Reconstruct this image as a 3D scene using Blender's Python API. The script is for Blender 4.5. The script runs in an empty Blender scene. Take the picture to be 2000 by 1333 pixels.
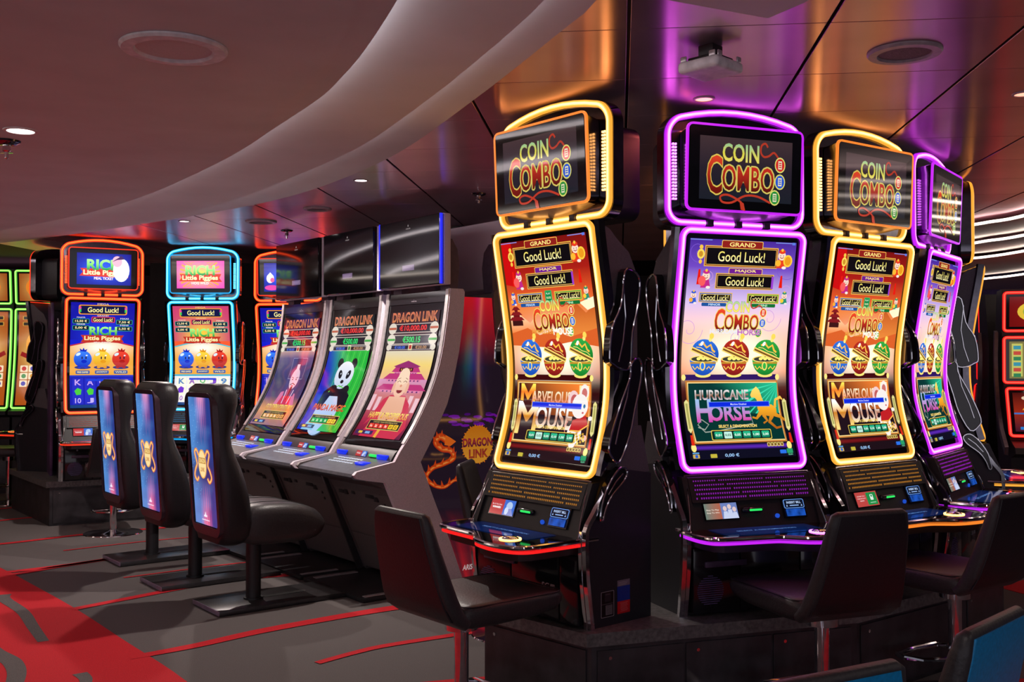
import bpy, bmesh, math, random
from mathutils import Vector, Matrix
random.seed(7)
S = bpy.context.scene
COL = S.collection
PI = math.pi
rad = math.radians

# ------------------------------------------------------------ camera, world, lights
cd = bpy.data.cameras.new('camera'); cam = bpy.data.objects.new('camera', cd); COL.objects.link(cam)
cd.sensor_width = 36; cd.lens = 36.0; cd.clip_end = 60; cd.clip_start = 0.05
cam.location = (0, 0, 1.4); cam.rotation_euler = (PI/2 + math.atan(38.5/2000), 0, 0)
S.camera = cam
S.view_settings.view_transform = 'Standard'; S.view_settings.look = 'None'
S.view_settings.exposure = 0.0; S.view_settings.gamma = 1.0
S.view_settings.use_curve_mapping = False
S.cycles.use_denoising = True
S.cycles.max_bounces = 6; S.cycles.glossy_bounces = 4; S.cycles.diffuse_bounces = 3
S.cycles.sample_clamp_indirect = 3.0
W = bpy.data.worlds.new('world'); S.world = W; W.use_nodes = True
bg = W.node_tree.nodes['Background']; bg.inputs[0].default_value = (.56, .53, .60, 1); bg.inputs[1].default_value = 1.05


def spot(name, loc, energy, col, size=rad(110), soft=.04, blend=.6, tilt=(0, 0, 0)):
    l = bpy.data.lights.new(name, 'SPOT'); l.energy = energy; l.color = col; l.spot_size = size
    l.spot_blend = blend; l.shadow_soft_size = soft
    o = bpy.data.objects.new(name, l); COL.objects.link(o); o.location = loc; o.rotation_euler = tilt
    return o


spot('downlight_or_fill_beam', (-.903, 6.10, 2.45), 120, (1, .88, .80), rad(150), .03)
spot('downlight_or_fill_beam', (-2.532, 7.894, 2.45), 115, (1, .88, .80), rad(150), .03)
spot('downlight_or_fill_beam', (-1.992, 4.134, 2.30), 10, (1, .9, .82), rad(140), .03)
spot('downlight_or_fill_beam', (.791, 4.20, 2.45), 13, (1, .16, .14), rad(140), .03)
spot('downlight_or_fill_beam', (2.069, 4.119, 2.45), 13, (1, .16, .14), rad(140), .03)
for p in ((-2.6, 1.2), (.9, .6), (3.4, 1.6)):  # added fill spots behind the camera for ambient light, no fittings there
    spot('downlight_or_fill_beam', (p[0], p[1], 2.40), 16, (1, .85, .8), rad(150), .08)

# ------------------------------------------------------------ materials
MATS = {}


def s2l(c):
    return tuple(((v/255)/12.92 if v/255 <= .04045 else ((v/255+.055)/1.055)**2.4) for v in c[:3])


def mat(name, base=(.5, .5, .5), rough=.5, metal=0., emis=None, es=1., noise=.08, nscale=30., spec=.5, coat=0., bump=0., aniso=None):
    if name in MATS: return MATS[name]
    m = bpy.data.materials.new(name); m.use_nodes = True; nt = m.node_tree; b = nt.nodes['Principled BSDF']
    b.inputs['Roughness'].default_value = rough; b.inputs['Metallic'].default_value = metal
    b.inputs['Specular IOR Level'].default_value = spec; b.inputs['Coat Weight'].default_value = coat
    b.inputs['Coat Roughness'].default_value = .05
    tc = nt.nodes.new('ShaderNodeTexCoord'); n = nt.nodes.new('ShaderNodeTexNoise'); n.inputs['Scale'].default_value = nscale
    n.inputs['Detail'].default_value = 4
    nt.links.new(tc.outputs['Object'], n.inputs['Vector'])
    r = nt.nodes.new('ShaderNodeValToRGB'); k0 = 1-noise*2; k1 = 1+noise*2
    r.color_ramp.elements[0].color = tuple(v*k0 for v in base)+(1,); r.color_ramp.elements[1].color = tuple(min(1, v*k1) for v in base)+(1,)
    r.color_ramp.elements[0].position = .3; r.color_ramp.elements[1].position = .7
    nt.links.new(n.outputs['Fac'], r.inputs['Fac']); nt.links.new(r.outputs['Color'], b.inputs['Base Color'])
    if emis:
        b.inputs['Emission Color'].default_value = tuple(emis)+(1,); b.inputs['Emission Strength'].default_value = es
    if bump:
        bp = nt.nodes.new('ShaderNodeBump'); bp.inputs['Strength'].default_value = bump; bp.inputs['Distance'].default_value = .004
        nt.links.new(n.outputs['Fac'], bp.inputs['Height']); nt.links.new(bp.outputs['Normal'], b.inputs['Normal'])
    if aniso:
        b.inputs['Anisotropic'].default_value = aniso[0]
        c = nt.nodes.new('ShaderNodeCombineXYZ')
        for i in range(3): c.inputs[i].default_value = aniso[1][i]
        nt.links.new(c.outputs[0], b.inputs['Tangent'])
    MATS[name] = m
    return m


def artmat(name, emit, es=1., rough=.06):
    if name in MATS: return MATS[name]
    m = bpy.data.materials.new(name); m.use_nodes = True; nt = m.node_tree; b = nt.nodes['Principled BSDF']
    a = nt.nodes.new('ShaderNodeAttribute'); a.attribute_name = 'col'
    if emit:
        b.inputs['Base Color'].default_value = (.004, .004, .005, 1)
        nt.links.new(a.outputs['Color'], b.inputs['Emission Color']); b.inputs['Emission Strength'].default_value = es
        b.inputs['Roughness'].default_value = rough; b.inputs['Specular IOR Level'].default_value = .6
    else:
        nt.links.new(a.outputs['Color'], b.inputs['Base Color']); b.inputs['Roughness'].default_value = .35
    MATS[name] = m
    return m


M_BLACKGLOSS = mat('black_gloss_plastic', (.012, .011, .014), .12, coat=.3)
M_BLACK = mat('black_satin_shell', (.018, .017, .02), .42)
M_SIDE = mat('black_side_shell', (.016, .016, .022), .5, nscale=200)
M_UPSIDE = mat('charcoal_side_shell', (.10, .09, .10), .5, nscale=200)
M_CHROME = mat('chrome', (.75, .74, .78), .08, 1.)
M_DKCHROME = mat('dark_chrome', (.18, .17, .2), .14, 1.)
M_GLASS = mat('black_display_glass', (.006, .006, .008), .05, spec=.8)
M_TGLASS = mat('dark_topper_glass', (.008, .007, .009), .04, spec=.6)
M_LEATHER = mat('black_leather', (.035, .03, .033), .42, nscale=120, bump=.25)
M_LEATHER2 = mat('dark_leather_shell', (.014, .012, .016), .45, nscale=120, bump=.2)
M_BLUELEATHER = mat('teal_blue_leather', (.0, .24, .56), .42, nscale=120, bump=.2)
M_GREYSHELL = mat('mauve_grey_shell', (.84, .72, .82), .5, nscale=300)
M_GREYTRIM = mat('silver_trim', (.62, .58, .60), .3, .5)
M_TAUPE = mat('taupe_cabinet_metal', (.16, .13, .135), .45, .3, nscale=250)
M_DARKGREY = mat('dark_grey_metal', (.05, .045, .05), .4, .4)
M_PLINTH = mat('dark_mottled_laminate', (.035, .03, .035), .38, nscale=9, noise=.3)
M_PLINTHTOP = mat('grey_stone_laminate', (.13, .12, .12), .45, nscale=60, noise=.2)
M_FABRIC = mat('carpet_grey', (.135, .118, .118), .95, nscale=350, noise=.18, bump=.5)
M_RED = mat('carpet_red', (.66, .010, .022), .95, nscale=350, noise=.15, bump=.5)
M_SOFFIT = mat('painted_soffit', (.72, .80, .84), .75, nscale=3, noise=.03)
M_SOFFIT2 = mat('painted_soffit_band', (.78, .80, .84), .7, nscale=3, noise=.02)
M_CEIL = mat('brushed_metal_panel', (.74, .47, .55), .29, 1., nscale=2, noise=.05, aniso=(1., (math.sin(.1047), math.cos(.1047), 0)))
M_JOINT = mat('dark_ceiling_void', (.008, .006, .007), .8)
M_WHITE = mat('white_plastic', (.80, .76, .78), .45)
M_MAUVE = mat('mauve_plastic', (.40, .32, .35), .4)
M_WALL = mat('dark_wall', (.022, .017, .022), .6)
M_NAVY = mat('navy_wall', (.20, .15, .42), .6)
M_PRINT = artmat('printed_graphic', False)
M_SCREEN = artmat('lit_display', True, 1.0)
M_SCREENB = artmat('bright_lit_display', True, 1.12)
M_COVE = mat('warm_cove_led', (.8, .8, .8), .5, emis=(1, .84, .72), es=5.0)
M_WAVE = mat('white_wave_panel', (.90, .84, .82), .6, nscale=3, noise=.02)
M_LAMP = mat('lamp_lens', (.9, .9, .9), .4, emis=(1, .93, .88), es=6)
M_REDLAMP = mat('red_lamp_lens', (.9, .6, .5), .4, emis=(1, .38, .25), es=1.7)

LEDC = {'gold': ((2.2, .98, .24), (.90, .36, .035)), 'purple': ((1.6, .28, 2.0), (.50, .015, .80)),
        'red': ((2.4, .14, .02), (.90, .035, .010)), 'cyan': ((.16, 1.3, 2.0), (.0, .36, .80)),
        'green': ((.33, 1.3, .12), (.12, .55, .06)), 'orange': ((1.2, .45, .12), (.85, .2, .02)),
        'blue': ((.06, .12, 1.4), (.01, .02, .9)), 'redline': ((1.4, .05, .03), (.8, .01, .01))}


def led(c, k=1.0):
    a, b = LEDC[c]
    return [mat('led_edge_'+c, (.02, .02, .02), .3, emis=b, es=1.25*k), mat('led_core_'+c, (.02, .02, .02), .3, emis=a, es=2.7*k),
            mat('led_mid_'+c, (.02, .02, .02), .3, emis=tuple((p*.6+q*1.2)/2 for p, q in zip(a, b)), es=1.45*k)]


# ------------------------------------------------------------ object helpers
def thing(name, label, cat, loc=(0, 0, 0), rz=0, group=None, kind=None):
    o = bpy.data.objects.new(name, None); COL.objects.link(o); o.empty_display_size = .1
    o.location = loc; o.rotation_euler = (0, 0, rz)
    if label: o['label'] = label
    if cat: o['category'] = cat
    if group: o['group'] = group
    if kind: o['kind'] = kind
    return o


def link(name, me, parent=None, label=None):
    o = bpy.data.objects.new(name, me); COL.objects.link(o)
    if parent is not None: o.parent = parent
    if label: o['label'] = label
    return o


def finish(name, bm, mats, parent=None, smooth=True, label=None, angle=35):
    bmesh.ops.recalc_face_normals(bm, faces=bm.faces)
    me = bpy.data.meshes.new(name)
    if smooth:
        ca = rad(angle)
        for f in bm.faces: f.smooth = True
        for e in bm.edges:
            if len(e.link_faces) != 2 or e.calc_face_angle(0) > ca: e.smooth = False
    bm.to_mesh(me); bm.free()
    for m in (mats if isinstance(mats, (list, tuple)) else [mats]): me.materials.append(m)
    return link(name, me, parent, label)


def tag(o, label, cat, group=None, kind=None):
    o['label'] = label
    if cat: o['category'] = cat
    if group: o['group'] = group
    if kind: o['kind'] = kind
    return o


def BM(): return bmesh.new()


def box(bm, x0, x1, y0, y1, z0, z1, bev=0, seg=2, mi=0):
    vs = [bm.verts.new((x, y, z)) for x in (x0, x1) for y in (y0, y1) for z in (z0, z1)]
    idx = [(0, 1, 3, 2), (4, 6, 7, 5), (0, 4, 5, 1), (2, 3, 7, 6), (0, 2, 6, 4), (1, 5, 7, 3)]
    fs = [bm.faces.new([vs[i] for i in f]) for f in idx]
    for f in fs: f.material_index = mi
    if bev:
        es = list({e for f in fs for e in f.edges})
        r = bmesh.ops.bevel(bm, geom=es, offset=bev, segments=seg, affect='EDGES', profile=.5)
        for f in r['faces']: f.material_index = mi
    return fs


def prism(bm, prof, u0, u1, bev=0, mi=0, axis='x'):
    """prof: list of (d,z) -> extruded along x; y=-d"""
    if axis == 'x':
        a = [bm.verts.new((u0, -d, z)) for d, z in prof]; b = [bm.verts.new((u1, -d, z)) for d, z in prof]
    elif axis == 'z':
        a = [bm.verts.new((x, y, u0)) for x, y in prof]; b = [bm.verts.new((x, y, u1)) for x, y in prof]
    elif axis == 'y':
        a = [bm.verts.new((x, u0, z)) for x, z in prof]; b = [bm.verts.new((x, u1, z)) for x, z in prof]
    n = len(prof); fs = [bm.faces.new(a), bm.faces.new(b[::-1])]
    for i in range(n): fs.append(bm.faces.new((a[i], b[i], b[(i+1) % n], a[(i+1) % n])))
    for f in fs: f.material_index = mi
    if bev:
        es = [e for e in {e for f in fs for e in f.edges} if len(e.link_faces) == 2 and e.calc_face_angle(0) > .6]
        r = bmesh.ops.bevel(bm, geom=es, offset=bev, segments=2, affect='EDGES', profile=.5)
        for f in r['faces']: f.material_index = mi
    return fs


def cyl(bm, c, r, h, n=24, r2=None, axis='z', mi=0, cap=True):
    r2 = r if r2 is None else r2
    rings = []
    for k, (rr, t) in enumerate(((r, 0), (r2, h))):
        ring = []
        for i in range(n):
            a = 2*PI*i/n; p = (math.cos(a)*rr, math.sin(a)*rr, t)
            if axis == 'y': p = (p[0], -p[2], p[1])
            if axis == 'x': p = (p[2], p[0], p[1])
            ring.append(bm.verts.new(Vector(c)+Vector(p)))
        rings.append(ring)
    fs = [bm.faces.new((rings[0][i], rings[0][(i+1) % n], rings[1][(i+1) % n], rings[1][i])) for i in range(n)]
    if cap: fs += [bm.faces.new(rings[0][::-1]), bm.faces.new(rings[1])]
    for f in fs: f.material_index = mi
    return fs


def lathe(bm, prof, c=(0, 0, 0), n=32, mi=0):
    rings = []
    for r, z in prof:
        if r < 1e-6: rings.append([bm.verts.new((c[0], c[1], c[2]+z))])
        else: rings.append([bm.verts.new((c[0]+r*math.cos(2*PI*i/n), c[1]+r*math.sin(2*PI*i/n), c[2]+z)) for i in range(n)])
    for a, b in zip(rings, rings[1:]):
        for i in range(n):
            j = (i+1) % n
            va = [a[0]] if len(a) == 1 else [a[i], a[j]]
            vb = [b[0]] if len(b) == 1 else [b[j], b[i]]
            if len(va)+len(vb) >= 3:
                f = bm.faces.new(va+vb); f.material_index = mi


def sweep(bm, path, closed, section, front=(0, -1, 0), mats=None, cap=True):
    P = [Vector(p) for p in path]; n = len(P); rings = []
    F0 = Vector(front)
    for i in range(n):
        a = P[(i-1) % n] if (closed or i > 0) else P[i]; b = P[(i+1) % n] if (closed or i < n-1) else P[i]
        T = (b-a).normalized(); F = (F0-T*F0.dot(T))
        F = F.normalized() if F.length > 1e-5 else Vector((0, 0, 1)); N = T.cross(F).normalized()
        k = 1.0
        if closed or 0 < i < n-1:
            t1 = (P[i]-a).normalized(); c = max(.35, math.sqrt(max(0, (1+t1.dot((b-P[i]).normalized()))/2))); k = 1/c
        rings.append([bm.verts.new(P[i]+N*(s[0]*k)+F*s[1]) for s in section])
    m = len(section)
    for i in range(n if closed else n-1):
        A, B = rings[i], rings[(i+1) % n]
        for j in range(m):
            f = bm.faces.new((A[j], A[(j+1) % m], B[(j+1) % m], B[j]))
            f.material_index = mats[j] if mats else 0
    if not closed and cap:
        bm.faces.new(rings[0]); bm.faces.new(rings[-1][::-1])


def circ(r, n=8): return [(r*math.cos(2*PI*i/n), r*math.sin(2*PI*i/n)) for i in range(n)]


def tube(bm, path, r, n=8, closed=False):
    sweep(bm, path, closed, circ(r, n), front=(.31, -.77, .55))


def ledsec(w, h):
    c = w*.36; m = w*.72
    return [(-w, -h), (w, -h), (w, h*.35), (m, h*.78), (c, h), (-c, h), (-m, h*.78), (-w, h*.35)], [0, 0, 0, 2, 1, 2, 0, 0]


def rrect(x0, x1, z0, z1, r, n=5, arch=0, sub=1, taper=0):
    """closed outline (x,z); arch raises the top edge; sub splits straight edges"""
    cs = [(x1-r, z1-r, 0), (x0+r, z1-r, PI/2), (x0+r, z0+r, PI), (x1-r, z0+r, 1.5*PI)]
    pts = []
    for k, (cx, cz, a0) in enumerate(cs):
        for i in range(n+1):
            a = a0+PI/2*i/n; pts.append((cx+r*math.cos(a), cz+r*math.sin(a)))
        nx, nz, b0 = cs[(k+1) % 4]
        p = pts[-1]; q = (nx+r*math.cos(b0), nz+r*math.sin(b0))
        for i in range(1, sub): pts.append((p[0]+(q[0]-p[0])*i/sub, p[1]+(q[1]-p[1])*i/sub))
    if arch or taper:
        xm = (x0+x1)/2; hw = (x1-x0)/2; out = []
        for x, z in pts:
            t = (z-z0)/(z1-z0); u = (x-xm)/hw
            out.append((xm+(x-xm)*(1-taper*(1-t)), z+arch*max(0, 1-u*u)*max(0, (t-.6)/.4)))
        pts = out
    return pts


def interp(prof, z):
    if z >= prof[0][1]: return prof[0][0]
    for (d0, z0), (d1, z1) in zip(prof, prof[1:]):
        if z >= z1: return d0+(d1-d0)*(z0-z)/(z0-z1)
    return prof[-1][0]


def smoothprof(pr, n=40):
    """resample (d,z) points with a monotone smooth curve in z (top to bottom)"""
    out = []
    z1, z0 = pr[0][1], pr[-1][1]
    for i in range(n+1):
        z = z1+(z0-z1)*i/n; acc = 0; wsum = 0
        for k in range(-4, 5):
            zz = min(z1, max(z0, z+k*(z1-z0)/55)); w = 5-abs(k); acc += interp(pr, zz)*w; wsum += w
        out.append((acc/wsum, z))
    return out


def slab(bm, x0, x1, z0, z1, dfn, off, t, n=24, mi=0):
    """curved slab following depth profile; front at dfn(z)+off, thickness t backwards"""
    A = []
    for i in range(n+1):
        z = z1+(z0-z1)*i/n; d = dfn(z)+off
        A.append([bm.verts.new((x0, -d, z)), bm.verts.new((x1, -d, z)), bm.verts.new((x1, -d+t, z)), bm.verts.new((x0, -d+t, z))])
    for a, b in zip(A, A[1:]):
        for j in range(4):
            f = bm.faces.new((a[j], a[(j+1) % 4], b[(j+1) % 4], b[j])); f.material_index = mi
    bm.faces.new(A[0]).material_index = mi; bm.faces.new(A[-1][::-1]).material_index = mi


def spline(pts, n=8):
    P = [Vector((p[0], p[1], 0)) for p in pts]; out = []
    for i in range(len(P)-1):
        a, b, c, d = P[max(0, i-1)], P[i], P[i+1], P[min(len(P)-1, i+2)]
        for k in range(n):
            t = k/n; out.append(.5*((2*b)+(-a+c)*t+(2*a-5*b+4*c-d)*t*t+(-a+3*b-3*c+d)*t**3))
    out.append(P[-1]); return [(p.x, p.y) for p in out]


# ------------------------------------------------------------ vector artwork
TXT = {}


def text_geo(s, bold=0., shear=0.):
    key = (s, bold, shear)
    if key in TXT: return TXT[key]
    c = bpy.data.curves.new('t', 'FONT'); c.body = s; c.size = 1; c.offset = bold; c.resolution_u = 3; c.shear = shear
    c.fill_mode = 'FRONT'
    o = bpy.data.objects.new('t', c); COL.objects.link(o)
    dg = bpy.context.evaluated_depsgraph_get(); me = bpy.data.meshes.new_from_object(o.evaluated_get(dg))
    V = [(v.co.x, v.co.y) for v in me.vertices]; F = [list(p.vertices) for p in me.polygons]
    bpy.data.objects.remove(o); bpy.data.curves.remove(c); bpy.data.meshes.remove(me)
    if bold:
        x0 = TXT_BB.get((s, shear))
    if not bold or (s, shear) not in TXT_BB:
        if bold: text_geo(s, 0., shear)
        else: TXT_BB[(s, shear)] = (min(v[0] for v in V), max(v[0] for v in V), min(v[1] for v in V), max(v[1] for v in V))
    bb = TXT_BB[(s, shear)]; w = bb[1]-bb[0]; h = bb[3]-bb[2]
    TXT[key] = ([((x-bb[0])/w-.5, (y-bb[2])/h-.5) for x, y in V], F)
    return TXT[key]


TXT_BB = {}


def vg(*stops):
    """vertical gradient: (y, colour) pairs in art units"""
    st = [(y, s2l(c)) for y, c in stops]

    def f(x, y):
        if y <= st[0][0]: return st[0][1]
        for (a, ca), (b, cb) in zip(st, st[1:]):
            if y <= b:
                t = (y-a)/(b-a); return tuple(p+(q-p)*t for p, q in zip(ca, cb))
        return st[-1][1]
    return f


def flat(c):
    l = s2l(c)
    return lambda x, y: l


class Art:
    """layers of flat shapes in art units, origin top-left, y down"""

    def __init__(s, w, h): s.w = w; s.h = h; s.items = []; s.lay = 0

    def add(s, V, F, col, lay=None):
        if lay is None: s.lay += 1; lay = s.lay
        s.items.append((V, F, col if callable(col) else flat(col), lay)); return s

    def poly(s, pts, col): return s.add(pts, [list(range(len(pts)))], col)
    def rect(s, x0, y0, x1, y1, col): return s.poly([(x0, y0), (x1, y0), (x1, y1), (x0, y1)], col)

    def grid(s, x0, y0, x1, y1, nx, ny, col):
        V = [(x0+(x1-x0)*i/nx, y0+(y1-y0)*j/ny) for j in range(ny+1) for i in range(nx+1)]
        F = [[j*(nx+1)+i, j*(nx+1)+i+1, (j+1)*(nx+1)+i+1, (j+1)*(nx+1)+i] for j in range(ny) for i in range(nx)]
        return s.add(V, F, col)

    def rr(s, x0, y0, x1, y1, r, col, n=3):
        return s.poly([(x, y) for x, y in rrect(x0, x1, y0, y1, r, n)], col)

    def ell(s, cx, cy, rx, ry, col, n=20, a0=0, a1=2*PI, rot=0):
        full = abs(a1-a0-2*PI) < 1e-6; m = n if full else n+1; pts = []
        for i in range(m):
            a = a0+(a1-a0)*i/n; x = rx*math.cos(a); y = ry*math.sin(a)
            pts.append((cx+x*math.cos(rot)-y*math.sin(rot), cy+x*math.sin(rot)+y*math.cos(rot)))
        return s.poly(pts, col)

    def line(s, pts, w, col, closed=False):
        V = []; F = []; n = len(pts)
        for i in range(n):
            a = pts[(i-1) % n] if (closed or i > 0) else pts[i]; b = pts[(i+1) % n] if (closed or i < n-1) else pts[i]
            dx, dy = b[0]-a[0], b[1]-a[1]; L = math.hypot(dx, dy) or 1; ww = w[i] if isinstance(w, (list, tuple)) else w
            V += [(pts[i][0]-dy/L*ww/2, pts[i][1]+dx/L*ww/2), (pts[i][0]+dy/L*ww/2, pts[i][1]-dx/L*ww/2)]
        for i in range(n if closed else n-1):
            j = (i+1) % n; F.append([2*i, 2*i+1, 2*j+1, 2*j])
        return s.add(V, F, col)

    def frame(s, x0, y0, x1, y1, w, col): return s.line([(x0, y0), (x1, y0), (x1, y1), (x0, y1)], w, col, True)

    def text(s, t, cx, cy, w, h, col, out=None, ob=.03, bold=.008, shear=0., out2=None):
        for o, c in ((ob*1.9, out2), (ob, out), (bold, col)):
            if c is None: continue
            if any(q in t for q in 'MWmw') and o > .012:
                V0, F0 = text_geo(t, 0., shear); V = []; F = []; m = 8 if o > .025 else 4; k = o*1.25*h/.72
                for i in range(m):
                    a = 2*PI*(i+.5)/m; n0 = len(V); V += [(cx+x*w+k*math.cos(a), cy-y*h+k*math.sin(a)) for x, y in V0]; F += [[q+n0 for q in f] for f in F0]
                s.add(V, F, c)
                continue
            V, F = text_geo(t, o, shear)
            s.add([(cx+x*w, cy-y*h) for x, y in V], F, c)
        return s

    def rays(s, cx, cy, R, n, col, r0=0, clip=None, a0=0, duty=.5):
        V = []; F = []
        for i in range(n):
            a = a0+2*PI*i/n; b = a+2*PI/n*duty; k = len(V)
            q = [(cx+r0*math.cos(a), cy+r0*math.sin(a)), (cx+R*math.cos(a), cy+R*math.sin(a)), (cx+R*math.cos(b), cy+R*math.sin(b)), (cx+r0*math.cos(b), cy+r0*math.sin(b))]
            if clip: q = [(min(clip[2], max(clip[0], x)), min(clip[3], max(clip[1], y))) for x, y in q]
            V += q; F.append([k, k+1, k+2, k+3])
        return s.add(V, F, col)

    def build(s, name, mapfn, mat_, parent, step=None, dl=.0005, label=None, gain=1.):
        key = ('art', id(s), name, round(gain, 3), id(mapfn))
        bm = BM(); ki = bm.faces.layers.int.new('k')
        lays = sorted({i[3] for i in s.items}); rank = {l: r for r, l in enumerate(lays)}
        for k, (V, F, col, lay) in enumerate(s.items):
            vs = [bm.verts.new((x, y, rank[lay]*1.0)) for x, y in V]
            for f in F:
                try: bm.faces.new([vs[i] for i in f])[ki] = k
                except ValueError: pass
        if step:
            ys = step if isinstance(step, (list, tuple)) else [step*i for i in range(1, int(s.h/step)+1)]
            for y in ys:
                if 0 < y < s.h: bmesh.ops.bisect_plane(bm, geom=bm.verts[:]+bm.edges[:]+bm.faces[:], plane_co=(0, y, 0), plane_no=(0, 1, 0), dist=1e-5)
        bmesh.ops.triangulate(bm, faces=[f for f in bm.faces if len(f.verts) > 4])
        cl = bm.loops.layers.float_color.new('col')
        dl = min(dl, .0025/max(1, len(lays)))
        for f in bm.faces:
            fn = s.items[f[ki]][2]
            for l in f.loops:
                c = fn(l.vert.co.x, l.vert.co.y); l[cl] = (c[0]*gain, c[1]*gain, c[2]*gain, 1)
        bm.verts.ensure_lookup_table(); bm.verts.index_update(); NR = []
        e_ = s.w*.01; g_ = s.h*.018
        for v in bm.verts:
            x, y, z = v.co; x = float(x); y = float(y)
            a_ = mapfn(x+e_, y, 0)-mapfn(x-e_, y, 0); b_ = mapfn(x, max(0, y-g_), 0)-mapfn(x, min(s.h, y+g_), 0)
            n_ = a_.cross(b_); NR.append(n_.normalized())
            v.co = mapfn(x, y, z*dl+.0015)
        # face everything to the front
        for f in bm.faces: f.normal_update()
        fr = mapfn(s.w/2, s.h/2, .01)-mapfn(s.w/2, s.h/2, 0)
        fl = [f for f in bm.faces if f.normal.dot(fr) < 0]
        bmesh.ops.reverse_faces(bm, faces=fl)
        if NR and NR[0].dot(fr) < 0: NR = [-n for n in NR]
        me = bpy.data.meshes.new(name); bm.to_mesh(me); bm.free(); me.materials.append(mat_)
        if step: me.normals_split_custom_set_from_vertices(NR)
        return link(name, me, parent, label)


GOLD = (240, 190, 70); GOLD2 = (255, 228, 130)
gg = lambda y0, y1: vg((y0, (255, 250, 190)), ((y0+y1)/2, (240, 200, 70)), (y1, (190, 120, 30)))


def art_combo(A, cx, cy, w, bright=1., cord=True):
    """two-line game title with cord and three coins; w = width of the lower word"""
    h1 = w*.21; h2 = w*.30; b = lambda c: tuple(v*bright for v in c)
    A.text('COIN', cx-w*.02, cy-h2*.62, w*.56, h1, vg((cy-h2, b((150, 210, 160))), (cy-h2*.6, b((235, 225, 70))), (cy-h2*.2, b((250, 235, 120)))), out=b((120, 95, 30)), ob=.035, bold=.02)
    A.text('C', cx-w*.42, cy+h2*.32, w*.22, h2*1.5, vg((cy-h2*.4, b((235, 70, 40))), (cy+h2*.9, b((120, 20, 15)))), out=b((235, 205, 90)), ob=.045, bold=.015)
    A.text('OMBO', cx+w*.10, cy+h2*.42, w*.80, h2, vg((cy-h2*.1, b((215, 50, 35))), (cy+h2*.9, b((90, 20, 15)))), out=b((225, 205, 100)), ob=.045, bold=.01)
    A.line(spline([(cx+w*.40, cy-h2*.95), (cx+w*.36, cy-h2*1.1), (cx+w*.30, cy-h2*1.0), (cx+w*.29, cy-h2*.72), (cx+w*.34, cy-h2*.55), (cx+w*.42, cy-h2*.6), (cx+w*.50, cy-h2*.75), (cx+w*.58, cy-h2*.5)], 4), w*.026, b((190, 60, 40)))
    for k, (dx, dy, c) in enumerate(((.60, -.25, (225, 40, 40)), (.60, .45, (40, 90, 220)), (.52, 1.12, (40, 150, 60)))):
        x = cx+w*dx; y = cy+h2*dy; r = w*.085
        A.ell(x, y, r, r*1.15, b((235, 230, 120)), 16); A.ell(x, y, r*.82, r*.95, b(c), 16)
        A.rect(x-r*.35, y-r*.6, x+r*.35, y+r*.6, b((240, 235, 200)))
        for q in (-.3, 0, .3): A.rect(x-r*.25, y+r*q-r*.08, x+r*.25, y+r*q+r*.08, b(c))
    if cord: A.line(spline([(cx+w*.45, cy+h2*1.35), (cx+w*.25, cy+h2*1.12), (cx+w*.05, cy+h2*1.12), (cx-w*.15, cy+h2*1.42), (cx-w*.30, cy+h2*1.42), (cx-w*.33, cy+h2*1.2), (cx-w*.22, cy+h2*1.12), (cx-w*.06, cy+h2*1.3), (cx+w*.03, cy+h2*1.5)], 4), w*.026, b((200, 60, 40)))
    if cord: A.poly([(cx-w*.03, cy+h2*1.38), (cx+w*.03, cy+h2*1.42), (cx+w*.06, cy+h2*1.75), (cx-w*.01, cy+h2*1.7)], b((200, 60, 40)))


def art_plaque(A, x0, y0, x1, y1, tw, th, title, tc, tx, pw, ph, side=(90, 20, 20)):
    A.rect(x0, y0, x1, y1, (230, 180, 70)); A.rect(x0+.8, y0+.7, x1-.8, y1-.7, side); A.rect(x0+1.6, y0+1.4, x1-1.6, y1-1.4, (235, 195, 90)); A.rect(x0+2, y0+1.8, x1-2, y1-1.8, (14, 10, 14))
    A.text('Good Luck!', (x0+x1)/2, (y0+y1)/2, tw, th, vg(((y0+y1)/2-th/2, (235, 215, 90)), ((y0+y1)/2+th/2, (255, 245, 180))), bold=.004)
    if title:
        cy = tx
        A.rr((x0+x1)/2-pw/2, cy-ph/2, (x0+x1)/2+pw/2, cy+ph/2, 1, (235, 190, 80)); A.rr((x0+x1)/2-pw/2+.6, cy-ph/2+.5, (x0+x1)/2+pw/2-.6, cy+ph/2-.5, .8, tc)
        A.text(title, (x0+x1)/2, cy, pw*.62, ph*.5, (255, 225, 130), bold=.02)


def art_child(A, x, y, s, c1, c2):
    """small festive figure: head, hat, robe"""
    A.poly([(x-s*.55, y+s), (x+s*.55, y+s), (x+s*.3, y+s*.1), (x-s*.3, y+s*.1)], c1)
    A.ell(x-s*.35, y+s*.55, s*.3, s*.3, c2, 10); A.ell(x+s*.3, y+s*.95, s*.25, s*.14, (240, 230, 220), 8)
    A.ell(x, y-s*.1, s*.42, s*.4, (250, 215, 195), 14); A.ell(x, y-s*.48, s*.36, s*.2, c1, 12); A.ell(x, y-s*.62, s*.14, s*.14, (240, 190, 60), 8)
    A.line([(x-s*.2, y+s*.02), (x, y+s*.12), (x+s*.2, y+s*.02)], s*.07, (150, 40, 40))
    for q in (-1, 1): A.ell(x+q*s*.15, y-s*.12, s*.05, s*.05, (60, 30, 30), 6)


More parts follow.
